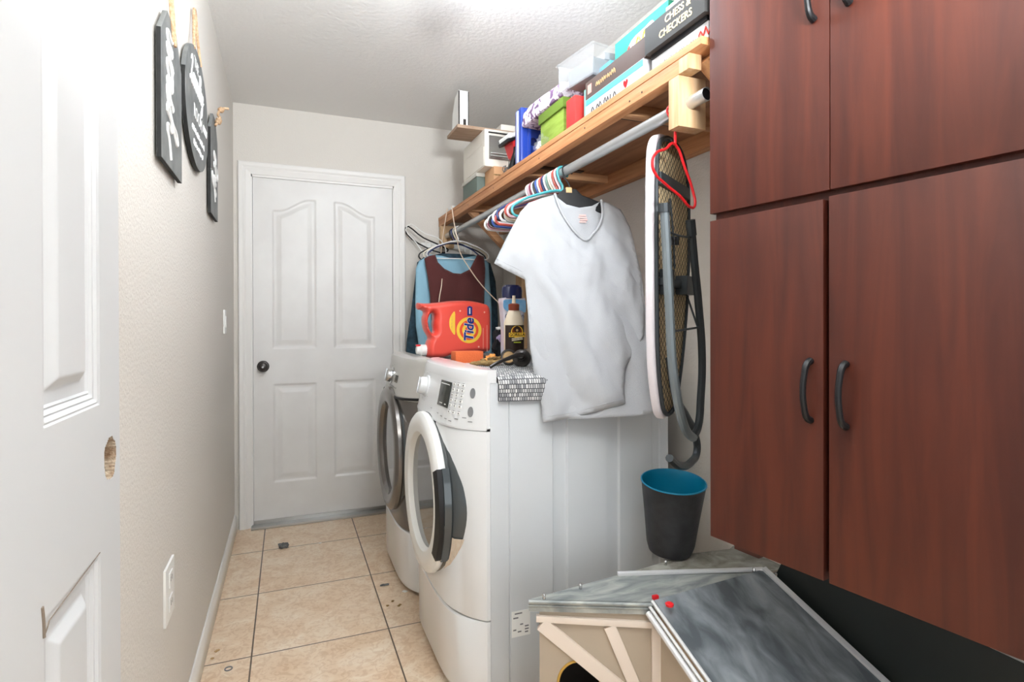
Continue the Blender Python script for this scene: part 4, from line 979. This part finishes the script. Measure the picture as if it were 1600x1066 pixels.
# red and white appliance with black cord
t = thing('handheld_vacuum', 'red and white appliance with dark fittings behind the blue case', 'appliance', (1.02, 2.45, ST))
RF = mat('red appliance plastic', (206, 44, 46), .3)
def tp(p, q, r0, r1, b): b.tube([p, Vector(p).lerp(Vector(q), .5), q], 1, radii=[r0, (r0+r1)/2, r1])
mv = frame((1.03, 2.42, ST+.16), (1, .1, .35), (-.35, 0, 1))
B().m(RF).box((-.075, -.055, -.05), (.08, .035, .05), .02, mx=mv, seg=4).build('body', t)
B().m(WHITEP).box((-.09, .030, -.052), (.085, .052, .054), .009, mx=mv, seg=3).build('top_shell', t)
b = B().m(BLACK).box((-.10, .016, -.05), (.0, .032, .05), .004, mx=mv); b.tube([(.975, 2.36, ST+.115), (.965, 2.34, ST+.09), (.955, 2.35, ST+.05), (.95, 2.36, ST+.006)], .016); b.build('dark_fitting', t)
b = B().m(LINT)
for i in range(14):
    a = random.uniform(0, 6.28); c0 = Vector((.945+random.uniform(0, .02), 2.44+random.uniform(-.05, .05), ST+.004)); b.tube([c0, c0+Vector((random.uniform(-.012, .012), random.uniform(-.03, .03), random.uniform(.02, .05))), c0+Vector((random.uniform(-.0, .02), random.uniform(-.04, .04), random.uniform(.03, .08)))], .0018, res=3)
tag(b.build('cable_bundle'), 'tangle of dark and pale cables on the shelf in front of the cardboard box', 'cables')
# cardboard box + grey green box carrying the toaster oven
t = thing('cardboard_box', 'brown cardboard box under the white toaster oven', 'cardboard box', (1.1, 2.8, ST))
B().m(mat('brown cardboard', (204, 158, 116), .8)).box((.985, 2.69, ST), (1.29, 2.83, ST+.125), .002).build('box', t); B().m(STICK).box((.984, 2.6885, ST+.078), (1.29, 2.6899, ST+.084)).build('tape', t, label='darker seam of tape')
t = thing('storage_box', 'grey green box with a pale lid under the far side of the toaster oven', 'storage box', (1.1, 2.95, ST))
B().m(mat('grey green card', (98, 112, 104), .6)).box((.945, 2.845, ST), (1.29, 3.10, ST+.105), .002).build('box', t); B().m(mat('pale lid', (190, 188, 178), .6)).box((.940, 2.84, ST+.1055), (1.295, 3.105, ST+.125), .002).build('lid', t)
t = thing('toaster_oven', 'white toaster oven sitting on boxes at the far end of the shelf', 'toaster oven', (1.14, 2.9, ST+.126))
IV = mat('ivory enamel', (224, 218, 206), .4)
b = B().m(IV).box((.942, 2.71, ST+.126), (1.33, 3.08, ST+.318), .006); b.build('shell', t)
b = B().m(IV).box((.9405, 2.74, ST+.245), (.9425, 3.04, ST+.262), .001); b.box((.9395, 2.72, ST+.132), (.9425, 3.07, ST+.228), .001); b.build('side_panel', t)
b = B().m(GREYF).box((.965, 2.704, ST+.165), (1.28, 2.711, ST+.285), .002); b.build('glass_door', t, label='dark window'); b = B().m(METAL)
for z in (.178, .192): b.box((.972, 2.698, ST+z), (1.27, 2.703, ST+z+.005), .001)
b.build('rack', t); B().m(BLACK).box((.962, 2.702, ST+.298), (1.28, 2.710, ST+.303)).build('vent', t)
PLT = ST+.3185
b = B().m(mat('weathered board', (150, 124, 102), .7, c2=(174, 148, 126), vs=8, vst=(1, 8, 1))).box((.808, 2.745, PLT), (1.30, 2.945, PLT+.017), .003)
tag(b.build('wooden_board'), 'short weathered board lying across the toaster oven and sticking out', 'board')
t = thing('bracket_case', 'narrow white upright metal case on the end of the weathered board', 'case', (.845, 2.83, PLT+.017))
b = B().m(WHITEP).prism([[(2.775, 0), (2.90, 0), (2.885, .10), (2.84, .168), (2.785, .185), (2.775, .185)]], .055, .002, frame((.85, 0, PLT+.0175), (0, 1, 0), (0, 0, 1))); b.build('shell', t)
b = B().m(DARKB).box((.8225, 2.7725, PLT+.018), (.829, 2.7752, PLT+.20)); b.box((.8735, 2.7725, PLT+.018), (.8775, 2.7752, PLT+.20)); b.box((.848, 2.772, PLT+.026), (.862, 2.7752, PLT+.056)); b.build('dark_edge', t)
b = B().m(IV).box((1.05, 2.76, PLT+.0175), (1.22, 2.9, PLT+.055), .015, seg=4); tag(b.build('plastic_tub'), 'ivory plastic tub on top of the weathered board', 'tub')
b = B().m(WHITEP).blob((.96, 3.36, ST+.02), .045, (.7, 1.2, .6), .4, 3, 3)
for v in b.bm.verts: v.co.z = max(v.co.z, ST)
tag(b.build('paper_bundle'), 'small white crumpled bundle at the far end of the shelf', 'bundle')

# ---------------------------------------------------------------- ironing board
P1 = Vector((.915, 1.262, 0)); ub = Vector((.250, .162, 0)).normalized(); nb = Vector((ub.y, -ub.x, 0)); zz_ = Vector((0, 0, 1))
def ib(u, v, d): return P1+ub*u+zz_*v+nb*d
def ibuv(px, py, d=0):
    q = pix(px, py, n=nb, p=P1+nb*d)-P1; return (q.dot(ub), q.z)
MB_ = frame(P1, ub, zz_)    # z axis = ub x z = nb direction
sgn = 1 if (ub.cross(zz_)).dot(nb) > 0 else -1
obr = [(.10, .905), (.16, .93), (.20, 1.0), (.245, 1.12), (.285, 1.3), (.296, 1.5), (.285, 1.62), (.24, 1.69), (.15, 1.716), (.07, 1.708), (.025, 1.68), (.006, 1.62), (.0, 1.45), (.002, 1.2), (.012, 1.06), (.035, .97), (.06, .92)]
ibd = thing('ironing_board', 'folded ironing board hanging upright beside the cabinet, pale cover edge toward the shirt', 'ironing board', tuple(ib(.1, .905, 0)))
B().m(COVER).prism([smooth_poly(obr, 4)], .025, .008, frame(P1-nb*.008, ub, zz_) , bres=4).build('cover', ibd)
b = B().m(MESHM); uvl = b.bm.loops.layers.uv.new('UVMap')
inn = smooth_poly([(.15+(u-.15)*.88, 1.31+(v-1.31)*.95) for u, v in obr], 3)
V, Fc = sheet(inn, lambda u, v: ib(u, v, .0075), .03, lambda u, v, e: Vector((0, 0, 0)))
bv = [b.bm.verts.new(v) for v in V]
for f in Fc:
    fc = b.bm.faces.new([bv[i] for i in f])
    for l in fc.loops: q = l.vert.co-P1; l[uvl].uv = (q.dot(ub), q.z)
solid(b.build('mesh_top', ibd, label='tan underside showing through expanded metal mesh'), .003)
b = B().m(DTUBE); b.tube([ib(.15+(u-.15)*.92, 1.31+(v-1.31)*.97, .010) for u, v in obr], .006, cyc=True); b.build('rim', ibd)
B().m(DTUBE).box((.02, 1.555, .008), (.27, 1.59, .020), .003, mx=MB_).build('cross_bar', ibd)
b = B().m(DTUBE); b.box((.02, 1.28, .008), (.27, 1.30, .03), .003, mx=MB_); b.box((.03, 1.255, .01), (.07, 1.325, .04), .004, mx=MB_); b.box((.16, 1.26, .01), (.24, 1.315, .045), .004, mx=MB_)
b.build('cross_bar', ibd)
def ip(px, py, d):
    return pix(px, py, n=nb, p=P1+nb*d)
b = B().m(LTUBE); b.tube([ip(1038, 322, .05), ip(1042, 400, .05), ip(1046, 480, .055), ip(1050, 560, .06), ip(1056, 610, .065), ip(1064, 650, .07), ip(1074, 676, .07), ip(1083, 684, .07)], .0125, res=8)
b.m(DTUBE); b.tube([ip(1083, 684, .07), ip(1091, 665, .07), ip(1095, 620, .07), ip(1097, 560, .07), ip(1091, 470, .07), ip(1085, 410, .07), ip(1080, 355, .07)], .0115, res=8)
b.build('leg', ibd, label='folded U-shaped grey leg')
B().m(DTUBE).tube([ip(1038, 332, .05), ip(1037.6, 318, .05)], .015, smooth=False).build('foot_cap', ibd); B().m(DTUBE).tube([ip(1081, 368, .07), ip(1078.5, 344, .07)], .014, smooth=False).build('foot_cap', ibd)
b = B().m(DTUBE); b.tube([ip(1046, 560, .03), ip(1056, 620, .03), ip(1072, 650, .03), ip(1086, 680, .03), ip(1089, 705, .03), ip(1080, 722, .03), ip(1062, 728, .03), ip(1046, 716, .03)], .0115, res=8); b.build('leg', ibd, label='second grey leg curving below the board')
b = B().m(DTUBE); b.tube([ip(1044, 362, .05), ip(1060, 368, .06), ip(1079, 371, .07)], .003); b.tube([ip(1072, 458, .03), ip(1090, 511, .068)], .003, smooth=False); b.tube([ip(1052, 518, .05), ip(1090, 512, .068)], .003, smooth=False); b.tube([ip(1047, 310, .02), ip(1052, 370, .02), ip(1054, 420, .02)], .003); b.m(BLACK)
for px_ in (1048, 1053, 1058): b.tube([ip(px_, 370, .035), ip(px_, 383, .035)], .006, smooth=False)
b.build('linkage', ibd)
# red hanger hooked on the rod next to the block
hk = Vector((RX, 1.205, RZ)); r = RR+.0045
ca = math.atan2(-.60, .80)
hd = Vector((math.cos(ca), math.sin(ca), 0))
b = B().m(REDH)
b.tube([hk+hd*(r*math.cos(a))+zz_*(r*math.sin(a)) for a in [R(-20+20*i) for i in range(11)]]+[hk+Vector((-.006, -.003, -.035)), pix(1055, 205, y=1.20)], .0036, res=3)
HP = [pix(1055, 226, y=1.195), pix(1040, 233, y=1.17), pix(1022, 243, y=1.135), pix(1019, 254, y=1.13), pix(1022, 268, y=1.13), pix(1040, 288, y=1.15), pix(1062, 306, y=1.17), pix(1082, 325, y=1.19), pix(1086, 320, y=1.195), pix(1083, 300, y=1.20), pix(1070, 262, y=1.20)]
b.tube([pix(1055, 205, y=1.20), pix(1055, 214, y=1.198), pix(1055, 226, y=1.195)], .0036)
b.tube(HP, .0036, cyc=True, res=4)
tag(b.build('hanger'), 'red plastic hanger hooked on the rod in front of the ironing board', 'hanger')

# ---------------------------------------------------------------- metal-topped hutch in the lower right
HZ = .46
A_ = pix(826, 937, z=HZ); Bp = pix(1020, 942, z=HZ); C_ = pix(1193, 893, z=HZ); E_ = pix(965, 899, z=HZ); D_ = pix(1082, 864, z=HZ); D2 = pix(1140, 857, z=HZ); G_ = pix(1214, 888, z=HZ)
zr = .375
B2 = pix(1108, 1066, z=zr); C2 = pix(1380, 1066, z=zr)
dB = (B2-Bp); dC = (C2-C_); nP = (B2-Bp).cross(C_-Bp); C2 = pix(1380, 1066, n=nP, p=Bp); dC = C2-C_; B3 = Bp+dB*2.1; C3 = C_+dC*1.6
ht = thing('hutch', 'low wooden hutch topped with dusty grey sheet metal, below the cabinet', 'hutch', (1.0, 1.0, 0))
def slab(b, pts, th):
    n = len(pts); V = [Vector(p) for p in pts]+[Vector(p)-Vector((0, 0, th)) for p in pts]
    b.raw(V, [tuple(range(n)), tuple(range(2*n-1, n-1, -1))]+[(i, i+n, (i+1) % n+n, (i+1) % n) for i in range(n)])
b = B().m(GALV); slab(b, [A_, Bp, C_, E_], .004); b.build('roof_panel', ht, label='pale grey dusty top sheet')
D3 = Vector((1.36, 1.42, HZ-.002)); G3 = Vector((1.36, G_.y, HZ-.002))
b = B().m(DUSTB); slab(b, [Vector(p)-Vector((0, 0, .002)) for p in (E_, C_, G_, G3, D3, D2, D_)], .004); b.build('roof_panel', ht, label='dusty tan top sheet under the trash can')
b = B().m(SLATE); slab(b, [Bp+Vector((.004, 0, .006)), B3, C3, C_+Vector((0, 0, .006))], .006); b.build('sloping_panel', ht, label='dark grey scuffed sheet sloping toward the camera')
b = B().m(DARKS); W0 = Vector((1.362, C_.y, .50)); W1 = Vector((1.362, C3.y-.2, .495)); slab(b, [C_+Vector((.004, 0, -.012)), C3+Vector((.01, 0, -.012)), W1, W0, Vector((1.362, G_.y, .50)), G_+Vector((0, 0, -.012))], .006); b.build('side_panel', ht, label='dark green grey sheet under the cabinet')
# trims
def strip(b, p, q, wd, th, up=Vector((0, 0, 1))):
    p, q = Vector(p), Vector(q); d = q-p; side = up.cross(d).normalized(); m_ = frame((p+q)/2, d, side); b.box((-d.length/2, -wd/2, -th/2), (d.length/2, wd/2, th/2), .001, mx=m_)
LW = mat('pale aluminium edge', (206, 206, 206), .4, .2)
b = B().m(LW); strip(b, C_+Vector((0, 0, .010)), C3+Vector((0, 0, .004)), .018, .006); b.build('edge_strip', ht, label='pale metal strip')
b = B().m(LW); strip(b, E_+Vector((0, 0, .004)), C_+Vector((0, 0, .006)), .014, .008); b.build('edge_strip', ht)
dAB = (Bp-A_).normalized(); nAB = Vector((dAB.y, -dAB.x, 0))
b = B().m(GALV)
for k_, (dz_, out_, rr) in enumerate(((-.004, .004, .0045), (-.015, .001, .0035), (-.024, -.004, .005))):
    b.tube([A_+nAB*out_+Vector((0, 0, dz_)), Bp+nAB*out_+Vector((0, 0, dz_))], rr, smooth=False)
b.box((0, -.002, -.03), ((Bp-A_).length, .002, 0), mx=frame(A_, dAB, -nAB)); b.build('rim_moulding', ht)
b = B().m(LW)
for off, dz_, rr in ((-.002, .004, .0045), (-.010, -.008, .004), (-.014, -.024, .008)):
    s_ = Vector((-dB.y, dB.x, 0)).normalized()*(1 if -dB.y*(-1)+0 > 0 else 1)
    s_ = Vector((dB.y, -dB.x, 0)).normalized()
    if s_.x > 0: s_ = -s_
    b.tube([Bp+s_*-off+Vector((0, 0, dz_)), B3+s_*-off+Vector((0, 0, dz_))], rr, smooth=False)
b.build('rim_moulding', ht)
# walls below
pF = A_-nAB*.012
def wp(px, py): return pix(px, py, n=nAB, p=pF)
def onfloor(p): return Vector((p.x, p.y, 0))
wl = wp(843, 1000); wrr = Bp-nAB*.012
b = B().m(BEIGE)
Lw = (Vector((wrr.x, wrr.y, 0))-Vector((wl.x, wl.y, 0))); mW = frame((wl.x, wl.y, 0), Lw, (0, 0, 1))
# panel with round opening; local z points outward or inward
hc = wp(905, 1068); hu = (hc-Vector((wl.x, wl.y, 0))).dot(Lw.normalized()); hz = hc.z
hr = .052
b.prism([[(0, 0), (Lw.length, 0), (Lw.length, HZ-.03), (0, HZ-.03)], [(hu+hr*math.cos(t), hz+hr*1.1*math.sin(t)) for t in [2*math.pi*i/32 for i in range(32)]]], .008, 0, mW)
b.m(BLACK).box((hu-.09, .01, 0), (hu+.09, HZ-.12, .004), mx=mW @ Matrix.Translation((0, 0, .12 if mW.col[2].to_3d().dot(nAB) < 0 else -.12)))
b.m(BEIGE); s2_ = Vector((B3.x, B3.y, 0))-Vector((wrr.x, wrr.y, 0)); V = [onfloor(wrr)+Vector((.012, 0, 0)), onfloor(B3)+Vector((.02, 0, 0)), Vector((B3.x+.02, B3.y, B3.z-.012)), Vector((wrr.x+.012, wrr.y, HZ-.02))]
b.raw(V, [(0, 1, 2, 3)]); b.build('wall_panel', ht, smooth=False, label='beige side panels with a dark round opening')
b = B().m(mat('ochre ring', (190, 150, 70), .6)); b.tube([mW @ Vector((hu+(hr+.003)*math.cos(t), hz+(hr+.003)*1.1*math.sin(t), .004*(1 if mW.col[2].to_3d().dot(nAB) > 0 else -1))) for t in [2*math.pi*i/24 for i in range(24)]], .0035, cyc=True); b.build('opening_ring', ht)
def brace(p, q, wd, nm='brace'):
    p, q = Vector(p), Vector(q); d = q-p; b = B().m(BEAM); m_ = frame((p+q)/2+nAB*.006, d, nAB.cross(d)); b.box((-d.length/2, -wd/2, -.007), (d.length/2, wd/2, .007), .001, mx=m_); b.build(nm, ht)
def ext(p, q, k=1.9): return q+(q-p)*(k-1)
pp, qq = wp(846, 972), wp(960, 1066); brace(pp, ext(pp, qq, 1.6), .036)
pp, qq = wp(952, 976), wp(990, 1066); brace(pp, ext(pp, qq, 1.9), .030)
pp = wp(1027, 972); brace(pp, Vector((pp.x, pp.y, .0)), .032, 'post')
brace(wp(838, 964), wp(1024, 974), .016, 'rail')
b = B().m(BEAM).box((1.30, .65, 0), (1.345, .72, .30)); b.build('rear_leg', ht)
b = B().m(REDC)
q = pix(1024, 934, z=HZ+.008); b.box(q-Vector((.008, .005, .004)), q+Vector((.008, .005, .006)), .002)
b.build('clip', ht, label='red plastic clip'); q = pix(1046, 947, z=HZ+.006); B().m(REDC).lathe([(.010, 0), (.011, .006), (.006, .009), (.001, .009)], Matrix.Translation(q), 8).build('clip', ht, label='red round plastic knob')
b = B().m(CHROME)
for (x_, y_) in ((850, 933), (907, 917), (1040, 880), (1178, 892)):
    q = pix(x_, y_, z=HZ+.006); bb = B().m(CHROME).lathe([(.0045, -.006), (.0045, .006), (.003, .009), (.001, .010)], Matrix.Translation(q), 12); bb.build('bolt', ht)
for p_ in [C_.lerp(C3, .03)+Vector((.03, 0, .0))]:
    bb = B().m(CHROME).lathe([(.005, -.02), (.005, .001), (.001, .003)], Matrix.Translation(p_), 12); bb.build('bolt', ht)
b.bm.free()
# ---------------------------------------------------------------- trash can on the hutch
q = pix(1050, 868, z=HZ); tcx, tcy = q.x+.008, q.y+.02
tc_ = thing('waste_bin', 'small black waste bin with a teal inside standing on the hutch', 'waste bin', (tcx, tcy, HZ))
TM = Matrix.Translation((tcx, tcy, HZ+.006)) @ Matrix.Rotation(R(7), 4, 'X') @ Matrix.Rotation(R(-2), 4, 'Y')
B().m(CANB).lathe([(.001, 0), (.05, 0), (.066, .006), (.073, .03), (.083, .12), (.096, .222), (.099, .226)], TM, 48, cap=False).build('shell', tc_)
B().m(TEAL).lathe([(.099, .226), (.098, .229), (.095, .229), (.0925, .222), (.081, .12), (.070, .03), (.06, .012), (.001, .012)], TM, 48, cap=False).build('liner', tc_, label='teal inner wall and rim')
b = B().m(STICK)
for i in range(6): b.blob(TM @ Vector((random.uniform(-.01, .05), random.uniform(-.03, .02), .125+random.uniform(-.01, .015))), .026, (1.2, 1, .7), .7, i, 3, 2)
b.blob(TM @ Vector((0, 0, .07)), .07, (1, 1, .6), .2, 9, 3)
tag(b.build('crumpled_paper'), 'brown crumpled rubbish inside the black and teal waste bin', 'rubbish')

# ---------------------------------------------------------------- litter on the floor
def bits(name, label, cat, mt, px, py, r, sc3, n=1, seed=0, sp=.01):
    q = pix(px, py, z=0); b = B().m(mt)
    for i in range(n): b.blob(q+Vector((random.uniform(-sp, sp), random.uniform(-sp, sp), r*sc3[2]*.7)), r, sc3, .8, seed+i, 2, 3)
    for v in b.bm.verts: v.co.z = max(v.co.z, .0005)
    tag(b.build(name), label, cat)
bits('lint_clump', 'grey ball of lint on the tiles in front of the far door', 'lint', LINT, 443, 856, .017, (1, 1, .8), 6, 1, .012)
bits('lint_clump', 'short dark streak of lint near the washer base', 'lint', LINT, 601, 915, .012, (1.6, .6, .25), 3, 9, .008)
bits('paper_scrap', 'small white paper scrap on the tile beside the washer', 'scrap', WHITEP, 633, 926, .012, (1, .8, .12), 1, 4)
bits('paper_scrap', 'tiny white scrap on a grout line before the far door', 'scrap', WHITEP, 499, 850, .008, (1, .8, .2), 1, 6)
bits('dust_crumbs', 'tiny brown crumbs on the tile by the washer', 'crumbs', STICK, 614, 945, .006, (1, 1, .4), 4, 7, .03)
bits('dust_crumbs', 'pale crumbs next to the left baseboard', 'crumbs', TANL, 328, 1026, .006, (1, 1, .4), 6, 12, .03)
q = pix(357, 1046, z=0); b = B().m(GREYB).tube([q+Vector((.011*math.cos(t), .011*math.sin(t), .002)) for t in [2*math.pi*i/12 for i in range(12)]], .0022, cyc=True); tag(b.build('rubber_ring'), 'small grey ring lying on the tile near the left baseboard', 'ring')
q = pix(612, 850, z=0); q2 = pix(624, 850, z=0); b = B().m(REDC).tube([q+Vector((0, 0, .003)), q2+Vector((0, 0, .003))], .003, smooth=False); tag(b.build('red_straw'), 'thin red plastic strip on the floor at the dryer base', 'strip')
